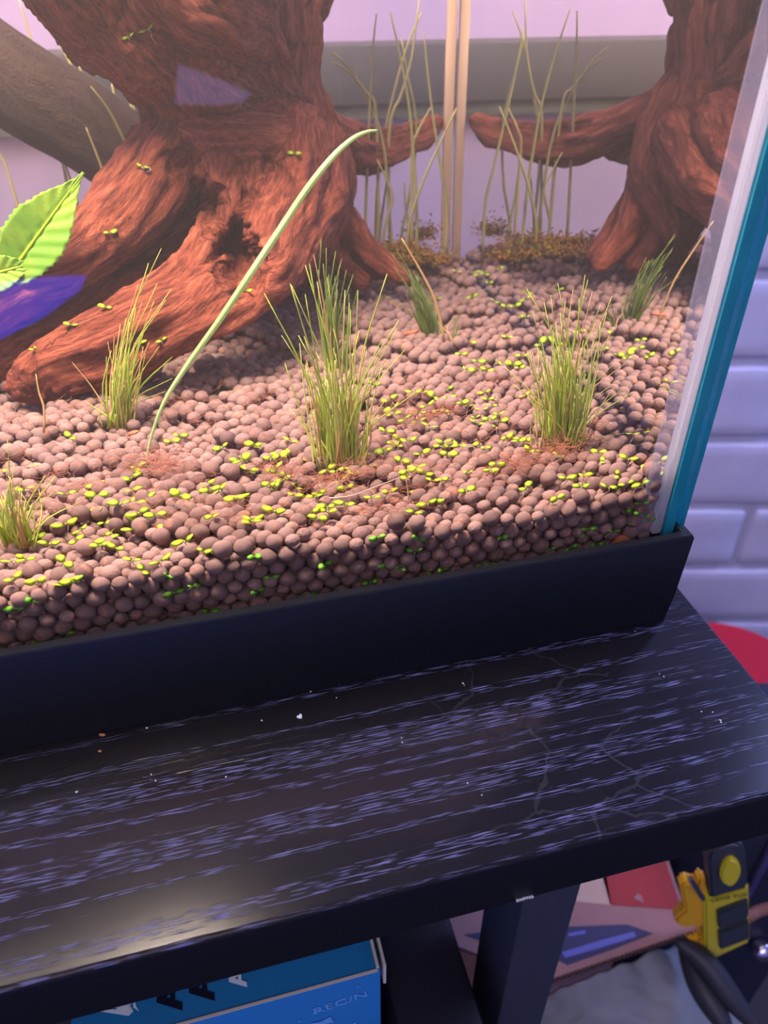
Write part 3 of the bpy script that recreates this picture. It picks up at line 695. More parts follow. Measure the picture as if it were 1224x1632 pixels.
def leaf_mesh(seed, m):
    bm = bmesh.new(); n = 12; top = []
    c = bm.verts.new((.0, 0, .00012)); ringv = []
    for k in range(n):
        a = 2 * math.pi * k / n; rr = 1 + .06 * math.sin(3 * a + seed); ringv.append(bm.verts.new((.00095 * math.cos(a) * rr, .00068 * math.sin(a) * rr, .00003 * math.cos(2 * a + seed))))
    c2 = bm.verts.new((0, 0, -.00006))
    for k in range(n): bm.faces.new((c, ringv[k], ringv[(k + 1) % n])); bm.faces.new((c2, ringv[(k + 1) % n], ringv[k]))
    me = bm_mesh(bm, 'leaf'); me.materials.append(m); me.shade_smooth(); return me
LY = [leaf_mesh(s, M['leafy']) for s in range(4)]; LG = [leaf_mesh(s, M['leafg']) for s in range(4)]
STEM = []
for s in range(5):
    r = random.Random(s); p = [Vector((0, 0, 0)), Vector((r.uniform(-.0003, .0003), r.uniform(-.0003, .0003), -.0009)), Vector((r.uniform(-.0009, .0009), r.uniform(-.0006, .0006), -.0021)), Vector((r.uniform(-.0012, .0012), r.uniform(-.0008, .0008), -.0036))]
    V, F = tube([Vector(q) for q in spline(p, 7)], [.00014, .00013, .00012, .00011, .0001, .00009, .00007], 4)
    m_ = pyd('stem', V, F); m_.materials.append(M['pale_root']); m_.shade_smooth(); STEM.append(m_)
def seedling(p, green, scale, label, group, face=False):
    root = empty('seedling', p, label, 'seedling', group)
    yaw = random.gauss(0, .5); root.rotation_euler = ((R(random.uniform(30, 60)) if face else random.gauss(.32, .2)), random.gauss(0, .22), yaw); root.scale = (scale,) * 3
    for sgn in (-1, 1):
        l = bpy.data.objects.new('leaf', random.choice(LG if green else LY)); COL.objects.link(l); l.parent = root
        s = random.uniform(.8, 1.15)
        l.location = (sgn * .00098 * s, 0, random.uniform(.0001, .0003)); l.rotation_euler = (random.gauss(0, .15), -sgn * random.uniform(.05, .45), 0 if sgn > 0 else math.pi); l.scale = (s, s * random.uniform(.85, 1.15), s)
        l.rotation_euler[1] = -random.uniform(.05, .4)
    st = bpy.data.objects.new('stem', random.choice(STEM)); COL.objects.link(st); st.parent = root; st.rotation_euler = (0, 0, random.uniform(-.5, .5))
gkd = kdtree.KDTree(len(GP))
for i, q in enumerate(GP): gkd.insert((q[0], q[1], 0), i)
gkd.balance()
def top_at(x, y):
    best = soil_h(x, y) - .0015
    for c, i, d in gkd.find_range((x, y, 0), .0023):
        if d < GR[i]: best = max(best, GP[i][2] + math.sqrt(GR[i] ** 2 - d ** 2))
    return best
def zone(px, py):
    if py < 480:
        if px < 760: return ('tiny yellow green seedling on the dim back soil in front of the corner seam', 'seedlings before the back corner')
        return ('tiny yellow green seedling on the dim back soil behind the dense right tuft', 'seedlings behind the right tuft')
    if px > 940:
        if py < 650: return ('tiny two leaved seedling mirrored among granules right of the dense right tuft', 'seedlings by the mirror line of the side glass')
        return ('tiny two leaved seedling at the near right corner beside the white silicone', 'seedlings in the near right corner')
    if px > 820 and py > 690: return ('tiny bright seedling in front of the dense right tuft', 'seedlings in front of the right tuft')
    if px > 590 and py < 770:
        if py < 620: return ('tiny bright seedling on the soil right of the small leaning tuft', 'seedlings right of the leaning tuft')
        if px < 680: return ('tiny bright seedling just right of the tall middle tuft', 'seedlings right of the middle tuft')
        if px < 760: return ('tiny bright seedling halfway between the two big tufts', 'seedlings halfway between the big tufts')
        return ('tiny bright seedling just left of the dense right tuft', 'seedlings left of the right tuft')
    if px > 440 and py > 715:
        if py > 800: return ('tiny bright seedling on the near crest of the bed below the middle tuft', 'seedlings on the near crest')
        if px < 590: return ('tiny bright seedling at the near foot of the tall middle tuft', 'seedlings at the foot of the middle tuft')
        return ('tiny bright seedling near the pale curved runner on the granules', 'seedlings near the curved runner')
    if px <= 440:
        if px < 130: return ('tiny bright seedling close to the low tuft at the left edge', 'seedlings close to the left edge tuft')
        if px < 290 and py < 800: return ('tiny bright seedling around the rooted base of the long arching leaf', 'seedlings around the arching leaf base')
        if py < 800: return ('tiny bright seedling between the arching leaf base and the middle tuft', 'seedlings between arching leaf and middle tuft')
        return ('tiny bright seedling on the near left crest of the bed', 'seedlings on the near left crest')
    return ('tiny bright seedling on the left flank of the tall middle tuft', 'seedlings left of the middle tuft')
cnt = 0
for px, py in surf:
    p = onZ(px, py, .0455)
    if p.x > XS - .002 or p.y > YB - .01: continue
    for _ in range(3):
        z = top_at(p.x, p.y) + .0007; p = onZ(px, py, z)
    if p.y < GI + .0022: p = onY(px, py, GI + .0022)
    lab, g = zone(px, py); seedling(p, False, random.uniform(1.1, 1.5), lab, g); cnt += 1
for px, py in glassy:
    side = 'left' if px < 400 else ('middle' if px < 760 else 'right')
    low = onY(px, py, GI + .001).z < .0315; w_ = 'low against the %s of the front glass just above the rim' if low else 'against the %s of the front glass between granules'
    seedling(onY(px, py, GI + .0011), True, random.uniform(.95, 1.25), 'tiny green seedling ' + w_ % side, ('seedlings low on the glass, ' if low else 'seedlings on the glass, ') + side, face=True)
for px, py, where in onwood:
    p, d = inr(px, py); h = wood_bvh.ray_cast(p, d)
    if h[0] is None: continue
    seedling(h[0] - d * .0004 + Vector((0, 0, .0004)), False, 1.15, 'tiny seedling clinging to the driftwood ' + where, 'seedlings on the driftwood')

# fine reddish rootlets over the soil
j = Join(); r = random.Random(3)
def hair(j, c, n, L, rad, rr_, flat=.4):
    for k in range(n):
        p = Vector(c) + Vector((r.gauss(0, rr_), r.gauss(0, rr_ * .6), r.uniform(0, .0012))); a = r.uniform(0, 6.28); pts = [p.copy()]
        for s in range(5):
            a += r.gauss(0, .7); p = p + Vector((math.cos(a), math.sin(a) * .7, r.gauss(0, flat))) * L / 5; p.y = max(p.y, GI + .001); p.z = max(p.z, .043); pts.append(p.copy())
        j.add(*tube([Vector(q) for q in spline(pts, 9)], rad, 3))
for k in range(150):
    px = r.uniform(560, 1000) if k % 2 else r.uniform(20, 700); py = r.uniform(600, 840); c = onZ(px, py, .0455)
    if c.y > GI + .002 and c.x < XS - .01: hair(j, c, 7, .007, .00005, .0022)
for px, py, n in [(250,745,60), (235,735,30), (540,765,50), (890,720,40), (820,745,40), (700,660,50), (440,745,30), (470,760,30)]:
    hair(j, onZ(px, py, .0455), n, .009, .00006, .002)
hr = link('fine_rootlets', j.mesh(), M['rootlet']); tag(hr, 'fine reddish rootlets tangled over the brown granules', 'roots', kind='stuff')

# moss and fallen leaf bits in the back corner
def moss_clump(px, py, Y, n, sx, sz, label, mt='moss'):
    c = onY(px, py, Y); j = Join()
    for k in range(n):
        q = c + Vector((r.gauss(0, sx), r.gauss(0, sx * .6), abs(r.gauss(0, sz)) - .002)); q.y = min(q.y, YB - .006); q.x = min(q.x, XS - .006)
        a = r.uniform(0, 6.28); e = r.uniform(-.4, .9); d = Vector((math.cos(a) * math.cos(e), math.sin(a) * math.cos(e), math.sin(e))) * r.uniform(.0008, .0022); s = Vector((-d.y, d.x, r.uniform(-.0008, .0008))).normalized() * r.uniform(.0004, .0009)
        t_ = Vector((0, 0, .00012))
        j.add([q, q + d * .5 + s, q + d, q + d * .5 - s, q + d * .5 + t_], [(0, 1, 4), (1, 2, 4), (2, 3, 4), (3, 0, 4), (0, 3, 2, 1)])
    o = link('moss_clump', j.mesh(), M[mt]); tag(o, label, 'moss')
    return o
moss_clump(672, 372, .248, 420, .0035, .0030, 'yellow green moss clump at the foot of the back corner seam')
moss_clump(610, 398, .215, 700, .0065, .0016, 'orange brown moss patch beside the root foot')
moss_clump(655, 408, .205, 500, .0060, .0013, 'brown moss scatter in front of the back corner')
moss_clump(640, 392, .232, 500, .0070, .0018, 'rust coloured moss mat under the tall stalks')
moss_clump(690, 410, .225, 500, .0050, .0016, 'brown moss patch against the side glass')
# orange bark fragment at the lower front corner
bk = ico(3, 5, .35)
for v in bk.vertices: v.co = Vector((v.co.x * .0042, v.co.y * .0010, v.co.z * .0013)) + Vector((0, 0, .0006 * math.sin(v.co.x * 6)))
o = link('bark_fragment', bk, mat('orange_bark', (.50, .10, .04), .8, .2, bump=.6, bscale=900, c2=(.62, .2, .1), vscale=500)); o.location = onY(983, 864, GI + .0015); o.rotation_euler = (0, R(-28), 0)
tag(o, 'orange red bark fragment against the glass at the right front corner', 'bark')
for px, py, L, lab in [(212, 690, 2.4, 'orange brown wood chip by the sparse left tuft'), (655, 530, 4.0, 'thin orange wood splinter left of the small leaning tuft')]:
    c = ico(2, 8, .3)
    for v in c.vertices: v.co = Vector((v.co.x * L * .0007, v.co.y * .0008, v.co.z * .0005))
    o = link('wood_chip', c, bpy.data.materials['orange_bark']); o.location = onZ(px, py, .0458); o.rotation_euler = (0, R(-8), .2); tag(o, lab, 'wood chip')
# pale dried runners on the glass and wood
for lab, poly, Y in [('small curled pale root on the upper left root', [(222,262),(228,268),(236,266),(240,271),(234,274)], None)]:
    pts = []
    for x, y in poly:
        p, d = inr(x, y); h = wood_bvh.ray_cast(p, d); pts.append((h[0] - d * .0006) if h[0] is not None else onY(x, y, .17))
    V, F = tube([Vector(q) for q in spline(pts, 12)], .00022, 5); tag(link('curled_root', pyd('curled_root', V, F), M['pale_root']), lab, 'root')

# ------------------------------------------------------------------ unseen lit panels added behind the viewpoint, shaped to the reflections in the front pane
def mirrored(px, py, Y):
    d = ray(px, py); p = CAM + d * ((YF - CAM.y) / d.y); e = Vector((d.x, -d.y, d.z)); return p + e * ((Y - p.y) / e.y)
def lit_panel(name, poly, Y, col, st, label, cat):
    bm = bmesh.new(); f = bm.faces.new([bm.verts.new(mirrored(x, y, Y)) for x, y in poly]); e = bmesh.ops.extrude_face_region(bm, geom=[f])
    for q in e['geom']:
        if isinstance(q, bmesh.types.BMVert): q.co.y -= .012
    o = link(name, bm_mesh(bm), mat(name + '_glow', (.02, .02, .03), .5, .3, emit=(col, st)), smooth=False); tag(o, label, cat)
lit_panel('led_panel', [(-60,470),(0,456),(70,448),(136,446),(128,462),(68,507),(0,541),(-60,560)], -.62, (.03, .04, 1), 16, 'blue glowing lamp panel mirrored in the left of the front glass', 'lamp')
lit_panel('lilac_reflection_panel', [(284,105),(330,120),(400,150),(384,164),(345,168),(280,166)], -.72, (.50, .36, 1), 5.5, 'added lilac glow panel mirrored in the glass over the upper trunk', 'light')

# ------------------------------------------------------------------ crumbs on the desk
DG = mat('pale_crumb', (.62, .68, .66), .7); DB = mat('brown_crumb', (.40, .17, .07), .8, c2=(.5, .25, .1), vscale=900)
def crumb(px, py, s, lab, m, seed, sy=.7, sz=.35, grp=None, name='crumb'):
    c = ico(2, seed, .7); c.name = name; p = airZ(px, py, s * sz * .8)
    for v in c.vertices: v.co = Vector((v.co.x * s, v.co.y * s * sy, v.co.z * s * sz))
    o = link(name, c, m); o.location = p; o.rotation_euler = (0, 0, random.uniform(0, 3)); tag(o, lab, 'crumb', grp)
def flake():
    bm = bmesh.new(); out = [(0, -.9), (.75, -.1), (.95, .55), (.55, .95), (.05, .45), (-.35, .9), (-.8, .6), (-.75, 0)]
    v = [bm.verts.new((x * .00075, y * .00075, 0)) for x, y in out]; f = bm.faces.new(v)
    e = bmesh.ops.extrude_face_region(bm, geom=[f])
    for q in e['geom']:
        if isinstance(q, bmesh.types.BMVert): q.co.z += .00025
    o = link('flake', bm_mesh(bm), mat('pale_flake', (.62, .80, .80), .6), smooth=False); o.location = airZ(478, 1143, .0001); o.rotation_euler = (0, 0, .5)
    tag(o, 'pale heart shaped flake on the black tabletop, largest white speck', 'flake')
flake()
crumb(162, 1171, .0008, 'orange brown crumb against the tank rim at left', DB, 1, .5)
crumb(159, 1197, .0004, 'smaller brown crumb in front of the orange one', DB, 2)
for k, (x, y) in enumerate([(234,1160),(417,1148),(241,1234),(248,1244),(360,1238),(738,1089),(740,1092),(640,1176),(641,1183),(745,1248),(849,1000),(1051,1074),(1058,1078),(1118,1134),(1136,1135),(1149,1151),(581,1082),(495,1102),(536,1112),(541,1091),(122,1262),(1012,1006),(1148,1148),(768,1267)]):
    crumb(x, y, .00022 * random.uniform(.7, 1.4), 'minute pale speck of dust on the black tabletop', DG, k, grp='dust specks on the tabletop', name='dust_speck')

# ------------------------------------------------------------------ under the desk
def text_obj(s, size, m, mtx, parent, label=None, bold=0, extr=.0001, name='lettering', align='CENTER', sx=1):
    cu = bpy.data.curves.new(name, 'FONT'); cu.body = s; cu.size = size; cu.extrude = extr; cu.offset = bold; cu.align_x = align; cu.align_y = 'CENTER'
    o = bpy.data.objects.new('tmp', cu); COL.objects.link(o)
    dg = bpy.context.evaluated_depsgraph_get(); dg.update(); me = bpy.data.meshes.new_from_object(o.evaluated_get(dg)); bpy.data.objects.remove(o)
    t = bpy.data.objects.new(name, me); COL.objects.link(t); me.materials.clear(); me.materials.append(m)
    me.transform(Matrix.Diagonal((sx, 1, 1, 1))); t.parent = parent; t.matrix_local = mtx
    if label: t['label'] = label
    return t
ZB = -.085
A_ = airZ(607, 1545, ZB); bl = airZ(300, 1632, ZB); xl = airZ(112, 1640, ZB).x
yb0 = A_.y; xr = A_.x
M['bluebox'] = mat('blue_card', (.02, .20, .50), .45, .4, c2=(.022, .21, .52), vscale=10); M['blueshade'] = mat('shaded_blue_card', (.006, .15, .34), .5, .35)  # carton top takes a darker copy, for the shade under the table
M['card_edge'] = mat('raw_card_edge', (.55, .52, .42), .8); M['cream'] = mat('white_print', (.62, .75, .80), .6); M['black_print'] = mat('black_print', (.006, .006, .02), .5)
bx = empty('blue_carton', ((xl + xr) / 2, yb0, -.30), 'blue printed cardboard carton under the front of the table', 'box')
me = bm_mesh(box_bm(xl, xr, yb0, yb0 + .16, -.30, ZB, bev=.0006)); me.materials.append(M['bluebox']); me.materials.append(M['blueshade'])
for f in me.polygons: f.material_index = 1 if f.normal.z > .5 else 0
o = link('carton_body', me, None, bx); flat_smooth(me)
boxo('edge_fold', (xl + .002, xr - .001, yb0 - .0003, yb0 + .0004, ZB - .0001, ZB + .0003), M['card_edge'], bx)['label'] = 'raw tan card line along the front fold'
boxo('side_flap', (xr - .0012, xr - .0004, yb0 + .0005, yb0 + .08, ZB - .0005, ZB + .0012), M['card_edge'], bx)['label'] = 'pale raw edge of the side flap'
boxo('side_flap', (xr + .0008, xr + .0016, yb0 + .0002, yb0 + .08, ZB - .010, ZB + .0012), M['card_edge'], bx)
def on_top(px, py): p = airZ(px, py, ZB); return p
org = Vector(bx.location)
def lt(px, py, rot, dz=.0002): p = on_top(px, py) - org; return Matrix.Translation((p.x, p.y, ZB - org.z + dz)) @ Matrix.Rotation(rot, 4, 'Z')
text_obj('A', .0090, M['black_print'], lt(272, 1588, R(90)), bx, 'black block letter A', bold=.00028, sx=1.3)
text_obj('A', .0090, M['black_print'], lt(323, 1573, R(90)), bx, 'black block letter A', bold=.00028, sx=1.3)
text_obj('A', .0064, M['cream'], lt(380, 1558, R(90)), bx, 'white letter A', bold=.00018, sx=1.3)
def plate(parent, poly_px, proj, thick, m, name, label):
    bm = bmesh.new(); vs = [bm.verts.new(proj(*q) - Vector(parent.location)) for q in poly_px]; f = bm.faces.new(vs); bm.normal_update(); n = f.normal.copy()
    d = CAM - proj(*poly_px[0]);
    if n.dot(d) < 0: n = -n
    e = bmesh.ops.extrude_face_region(bm, geom=[f])
    for q in e['geom']:
        if isinstance(q, bmesh.types.BMVert): q.co += n * thick
    o = bpy.data.objects.new(name, bm_mesh(bm)); COL.objects.link(o); o.data.materials.append(m); o.parent = parent
    if label: o['label'] = label
    return o
plate(bx, [(148,1610),(205,1619),(212,1612),(206,1604),(214,1594),(205,1588),(196,1595),(190,1590),(176,1600),(188,1609)], on_top, .0002, M['cream'], 'logo', 'white swept emblem')
plate(bx, [(200,1594),(206,1592),(208,1604),(213,1612),(205,1606)], on_top, .0002, M['cream'], 'logo', None)
plate(bx, [(211,1592),(217,1590),(216,1602),(222,1612),(213,1606)], on_top, .0002, M['cream'], 'logo', None)
def on_front(px, py): return airY(px, py, yb0 - .0003)
M['paleblue'] = mat('pale_blue_print', (.12, .40, .80), .6)
plate(bx, [(495,1631),(512,1628),(527,1620),(529,1625),(533,1628),(520,1631),(505,1640)], on_front, .0001, M['paleblue'], 'print_mark', None)
plate(bx, [(560,1640),(563,1630),(566,1629),(568,1640)], on_front, .0001, M['paleblue'], 'print_mark', None)
p = on_front(543, 1598) - org
text_obj('REC/N', .0052, M['paleblue'], Matrix.Translation(p) @ Matrix.Rotation(R(90), 4, 'X') @ Matrix.Rotation(R(8), 4, 'Z'), bx, 'faint worn pale blue script', sx=1.1)
for x, y in [(508,1611),(500,1614),(570,1572),(477,1627)]:
    plate(bx, [(x - 2, y), (x + 1, y - 2), (x + 2, y + 2)], on_front, .0001, M['paleblue'], 'print_mark', None)

# dark storage crate between the carton and the leg
kz = -.12; ka = airZ(715, 1465, kz); kb = airZ(762, 1580, kz)
crate = boxo('storage_crate', (xr + .004, (ka.x + kb.x) / 2, kb.y - .02, ka.y + .12, -.40, kz), mat('black_crate_plastic', (.004, .004, .008), .6, .3), bev=.003)
tag(crate, 'black crate in the gap between the blue carton and the table leg', 'crate')

# cardboard box behind the leg with an open printed flap
fz = -.235
M['kraft'] = mat('kraft_card', (.40, .23, .20), .85, .1, c2=(.34, .20, .18), vscale=25)
M['redprint'] = mat('red_print', (.36, .035, .030), .6); M['creamprint'] = mat('cream_print', (.60, .42, .30), .7); M['darkprint'] = mat('dark_print', (.05, .05, .11), .7); M['blueprint'] = mat('violet_blue_print', (.14, .16, .45), .7)
kbx = empty('cardboard_box', airZ(1000, 1600, -.60), 'open kraft cardboard box with printed flap behind the right table leg', 'box')
kproj = lambda px, py: airZ(px, py, fz)
def slab(parent, quad, proj, thick, m, name, label=None):
    o = plate(parent, quad, proj, thick, m, name, label); return o
slab(kbx, [(870,1566),(1132,1477),(1090,1455),(1060,1366),(900,1330),(700,1330),(640,1480)], kproj, .003, M['kraft'], 'flap', 'pinkish kraft flap')
up = lambda dz: (lambda px, py: airZ(px, py, fz + dz))
slab(kbx, [(960,1398),(1060,1372),(1086,1450),(972,1442)], up(.0031), .0003, M['redprint'], 'print_panel', 'red printed panel')
slab(kbx, [(905,1340),(960,1360),(974,1443),(915,1437)], up(.0031), .0003, M['creamprint'], 'print_panel', 'cream printed panel')
slab(kbx, [(890,1478),(1000,1474),(1040,1488),(985,1510),(905,1538),(880,1525)], up(.0031), .0003, M['darkprint'], 'print_panel', 'dark grey printed panel')
slab(kbx, [(740,1490),(800,1482),(770,1500)], up(.0031), .0003, M['darkprint'], 'print_panel')
slab(kbx, [(895,1518),(960,1498),(1010,1485),(1014,1493),(960,1510),(900,1527)], up(.0035), .0003, M['blueprint'], 'print_mark', 'violet blue lettering blurred to a stroke')
slab(kbx, [(905,1488),(932,1483),(934,1488),(906,1493)], up(.0035), .0003, M['blueprint'], 'print_mark')
slab(kbx, [(1010,1432),(1016,1424),(1022,1428),(1026,1440)], up(.0035), .0003, M['kraft'], 'print_mark')
# corrugated cut edge: wavy strip
a = kproj(868, 1567); b = kproj(1130, 1478); j = Join(); n = 140; d = (b - a).normalized(); sd = Vector((d.y, -d.x, 0)) * .0009
V = []; F = []
for i in range(n + 1):
    q = a.lerp(b, i / n) + Vector((0, 0, .0015 + .0014 * math.sin(i * 1.9)))
    V += [q + sd, q - sd, q - sd - Vector((0, 0, .0012)), q + sd - Vector((0, 0, .0012))]
for i in range(n):
    for k in range(4): F.append((4 * i + k, 4 * i + (k + 1) % 4, 4 * i + 4 + (k + 1) % 4, 4 * i + 4 + k))
me = pyd('c', [v - Vector(kbx.location) for v in V], F); o = bpy.data.objects.new('corrugated_edge', me); COL.objects.link(o); me.materials.append(mat('dark_corrugation', (.10, .055, .045), .9)); o.parent = kbx
# box body below the flap
q0 = kproj(700, 1480); q1 = kproj(1060, 1440)
me = bm_mesh(box_bm(q0.x, q1.x, max(q0.y, q1.y) + .0, max(q0.y, q1.y) + .06, -.6195, fz - .001, bev=.001)); me.transform(Matrix.Translation(-Vector(kbx.location))); o = bpy.data.objects.new('box_body', me); COL.objects.link(o); me.materials.append(M['kraft']); o.parent = kbx

# grey cloth bag under the flap
def bag():
    nx, ny = 60, 40; V = []; F = []
    quad = [(860,1590),(1085,1500),(1260,1700),(820,1720)]
    z0 = fz - .012
    for i in range(nx + 1):
        for k in range(ny + 1):
            s, t = i / nx, k / ny
            x = (quad[0][0] * (1 - s) + quad[1][0] * s) * (1 - t) + (quad[3][0] * (1 - s) + quad[2][0] * s) * t
            y = (quad[0][1] * (1 - s) + quad[1][1] * s) * (1 - t) + (quad[3][1] * (1 - s) + quad[2][1] * s) * t
            f = .004 * noise.noise((s * 4, t * 3, 1)) + .0025 * noise.noise((s * 11, t * 6, 4)) + (.006 * math.sin(s * 26 + t * 5) * max(0, s - .62) * 2.2)
            q = airZ(x, y, z0 - .045 * t - .02 * (2 * s - 1) ** 2); q.z += f; V.append(q)
    for i in range(nx):
        for k in range(ny): a = i * (ny + 1) + k; F.append((a, a + ny + 1, a + ny + 2, a + 1))
    me = pyd('bag', V, F); o = link('cloth_bag', me, mat('grey_cloth', (.20, .22, .22), .7, .3, c2=(.27, .29, .30), vscale=14)); md = o.modifiers.new('t', 'SOLIDIFY'); md.thickness = -.0012
    tag(o, 'crumpled grey cloth bag below the cardboard flap', 'bag')
bag()
def fold(poly, r, lab):
    pts = [airZ(x, y, z) for x, y, z in poly]; V, F = tube([Vector(q) for q in spline(pts, 16)], [r * math.sin(math.pi * (i + 1.5) / 18) for i in range(16)], 8)
    o = link('bag_strap', pyd('s', V, F), mat('dark_strap', (.03, .033, .04), .5, .4)); tag(o, lab, 'strap')
fold([(1075,1498,-.235),(1120,1530,-.24),(1165,1590,-.25),(1215,1650,-.26)], .006, 'dark grey strap running down from the cardboard flap, upper of two')
fold([(1085,1510,-.245),(1110,1560,-.25),(1140,1610,-.255),(1170,1660,-.26)], .006, 'dark grey strap below the other, lower of two')

# black and yellow clamp gripping the flap
CZ = .355                                         # distance ahead of the camera
def cl(px, py, dd=0): return airF(px, py, CZ * .0 + CF + dd)
CF = (kproj(1120, 1470) - CAM); CF = CF.x * math.sin(YAW) + CF.y * math.cos(YAW) - .012
M['yel'] = mat('yellow_plastic', (.75, .42, .02), .35, .5); M['yelg'] = mat('lemon_plastic', (.62, .56, .03), .35, .5); M['blk'] = mat('black_grip', (.035, .045, .06), .5, .4)
cp = empty('spring_clamp', cl(1140, 1540), 'black and yellow plastic clamp gripping the cardboard flap edge', 'clamp')
def solid(poly, d0, thick, m, name, label=None, bev=.0012):
    bm = bmesh.new(); vs = [bm.verts.new(cl(x, y, d0) - Vector(cp.location)) for x, y in poly]; f = bm.faces.new(vs)
    back = Vector((math.sin(YAW), math.cos(YAW), 0)) * thick
    e = bmesh.ops.extrude_face_region(bm, geom=[f])
    for q in e['geom']:
        if isinstance(q, bmesh.types.BMVert): q.co += back
    bmesh.ops.bevel(bm, geom=bm.edges[:], offset=bev, segments=2, affect='EDGES')
    me = bm_mesh(bm); o = bpy.data.objects.new(name, me); COL.objects.link(o); me.materials.append(m); flat_smooth(me, 40); o.parent = cp
    if label: o['label'] = label
    return o
solid([(1133,1433),(1128,1370),(1133,1357),(1168,1344),(1182,1348),(1190,1362),(1193,1416),(1136,1432)], 0, .008, M['blk'], 'handle', 'black rounded upper handle')
solid([(1136,1433),(1194,1412),(1196,1502),(1136,1530),(1124,1520),(1122,1436)], .001, .008, M['yelg'], 'jaw_body', 'yellow lower body')
solid([(1084,1412),(1098,1408),(1110,1412),(1114,1402),(1125,1402),(1127,1428),(1136,1434),(1136,1531),(1122,1520),(1110,1500),(1122,1492),(1124,1476),(1085,1480),(1075,1470),(1080,1462),(1092,1453)], .003, .006, M['yel'], 'jaw', 'orange yellow jaw')
solid([(1088,1494),(1110,1496),(1124,1486),(1124,1522),(1114,1510)], .004, .012, M['yel'], 'jaw')
solid([(1144,1456),(1193,1438),(1194,1462),(1146,1482)], -.0012, .004, M['blk'], 'grip_pad', None, .0006)
solid([(1146,1488),(1194,1470),(1195,1497),(1148,1515)], -.0012, .004, M['blk'], 'grip_pad', None, .0006)
c = [(1165 + 16.5 * math.cos(a) , 1392.5 + 21 * math.sin(a) - 3 * math.cos(a)) for a in [i * 2 * math.pi / 24 for i in range(24)]]
solid(c, -.0022, .006, M['yelg'], 'button', 'round yellow button', .0008)
pc = cl(1165, 1431, -.0002) - Vector(cp.location)
text_obj('LAMP TUFF', .0030, M['blk'], Matrix.Translation(pc) @ RT @ Matrix.Rotation(R(90), 4, 'X') @ Matrix.Rotation(R(20), 4, 'Z'), cp, 'small dark lettering on the yellow band', sx=1.15)
V, F = tube([cl(1100, 1400, -.002) - Vector(cp.location), cl(1112, 1420, -.002) - Vector(cp.location), cl(1120, 1432, -.002) - Vector(cp.location)], .0012, 8)
o = bpy.data.objects.new('pivot_pin', pyd('p', V, F)); COL.objects.link(o); o.data.materials.append(mat('steel_pin', (.5, .5, .6), .3, metal=1)); o.parent = cp
# dark tool case behind the clamp, with a steel latch
tc_ = empty('tool_case', hf(.24, .46, -.61), 'dark navy tool case standing behind the clamp', 'case')
def hbox(name, x0, x1, f0, f1, z0, z1, m, parent, bev=.004, label=None):
    me = bm_mesh(box_bm(x0, x1, f0, f1, z0, z1, bev=bev)); me.transform(RT); me.transform(Matrix.Translation(Vector((CAM.x, CAM.y, 0)) - Vector(parent.location)))
    o = bpy.data.objects.new(name, me); COL.objects.link(o); me.materials.append(m); flat_smooth(me); o.parent = parent
    if label: o['label'] = label
M['navy'] = mat('navy_case_plastic', (.016, .020, .042), .5, .4, bump=.2, bscale=90)
def xat(px, py, f): q = airF(px, py, f) - Vector((CAM.x, CAM.y, 0)); return q.x * math.cos(YAW) - q.y * math.sin(YAW), q.z
F0 = CF + .045
xa, za = xat(1080, 1380, F0); xb, zb2 = xat(1330, 1400, F0)
hbox('case_body', xa, xb, F0, F0 + .10, -.60, za + .03, M['navy'], tc_)
x1_, z1_ = xat(1192, 1400, F0); hbox('rib', x1_, x1_ + .004, F0 - .004, F0, -.60, za + .03, mat('indigo_rib', (.05, .05, .14), .5), tc_, .001, 'lighter indigo vertical rib')
x2_, z2_ = xat(1214, 1512, F0); me = ico(3, 3, .15)
for v in me.vertices: v.co *= .0062
me.materials.append(mat('polished_steel', (.7, .7, .85), .18, metal=1)); me.shade_smooth(); o = bpy.data.objects.new('latch_knob', me); COL.objects.link(o); o.parent = tc_; o.location = airF(1214, 1512, F0 - .004) - Vector(tc_.location); o['label'] = 'polished steel latch knob'
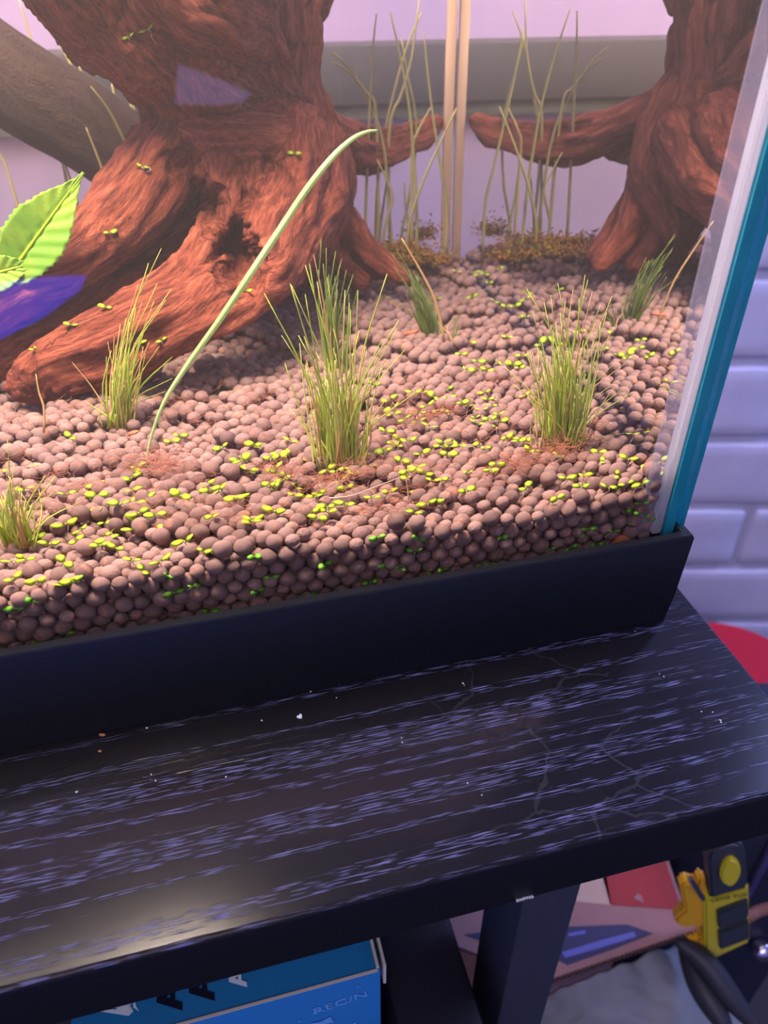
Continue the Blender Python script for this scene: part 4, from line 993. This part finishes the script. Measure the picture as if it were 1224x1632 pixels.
# twisted brown cord at the right
pts = [cl(1190, 1462, .018), cl(1210, 1452, .02), cl(1240, 1444, .02)]
for ph in (0, math.pi):
    sp = [Vector(q) for q in spline(pts, 30)]; tw = [q + Vector((0, math.cos(i * .9 + ph), math.sin(i * .9 + ph))) * .0016 for i, q in enumerate(sp)]
    if ph == 0: jj = Join()
    jj.add(*tube(tw, .0015, 6))
tag(link('cord', jj.mesh(), mat('brown_cord', (.22, .11, .10), .8)), 'twisted brown cord running right from the clamp', 'cord')

# red bucket between the desk and the brick wall
def bucket():
    zt = -.35; c = airZ(1165, 1085, zt); bm = bmesh.new(); prof = [(.0, .002), (.050, .002), (.064, .004), (.068, 0), (.069, -.006), (.066, -.010), (.060, -.10), (.054, -.27), (0, -.27)]; n = 48; rings = []
    for rr_, z in prof:
        if rr_ == 0: rings.append([bm.verts.new((0, 0, z))]); continue
        rings.append([bm.verts.new((rr_ * math.cos(2 * math.pi * k / n), rr_ * math.sin(2 * math.pi * k / n), z)) for k in range(n)])
    for a, b in zip(rings, rings[1:]):
        for k in range(n):
            if len(a) == 1: bm.faces.new((a[0], b[k], b[(k + 1) % n]))
            elif len(b) == 1: bm.faces.new((a[k], b[0], a[(k + 1) % n]))
            else: bm.faces.new((a[k], b[k], b[(k + 1) % n], a[(k + 1) % n]))
    o = link('bucket', bm_mesh(bm), mat('red_plastic', (.50, .008, .028), .45, .4)); o.location = c; o.data.set_sharp_from_angle(angle=R(50))
    tag(o, 'round red plastic bucket on the floor between table and brick wall', 'bucket')
bucket()

# ------------------------------------------------------------------ water
wv = bm_mesh(box_bm(XLg + .0045, XS - .0002, YF + .0003, YB - .0003, .034, .300))
m = bpy.data.materials.new('hazy_water'); m.use_nodes = True; nt = m.node_tree; nt.nodes.clear(); oo = nt.nodes.new('ShaderNodeOutputMaterial'); vs = nt.nodes.new('ShaderNodeVolumeScatter')
vs.inputs['Color'].default_value = (1, .93, .86, 1); vs.inputs['Density'].default_value = .4; vs.inputs['Anisotropy'].default_value = .3
nt.links.new(vs.outputs[0], oo.inputs['Volume'])
wo = link('water', wv, m, smooth=False); tag(wo, 'slightly hazy water filling the aquarium', 'water', kind='stuff')
print('GRANULES', len(GP), 'SEEDLINGS', cnt, 'WOODVERTS', len(wm.vertices))
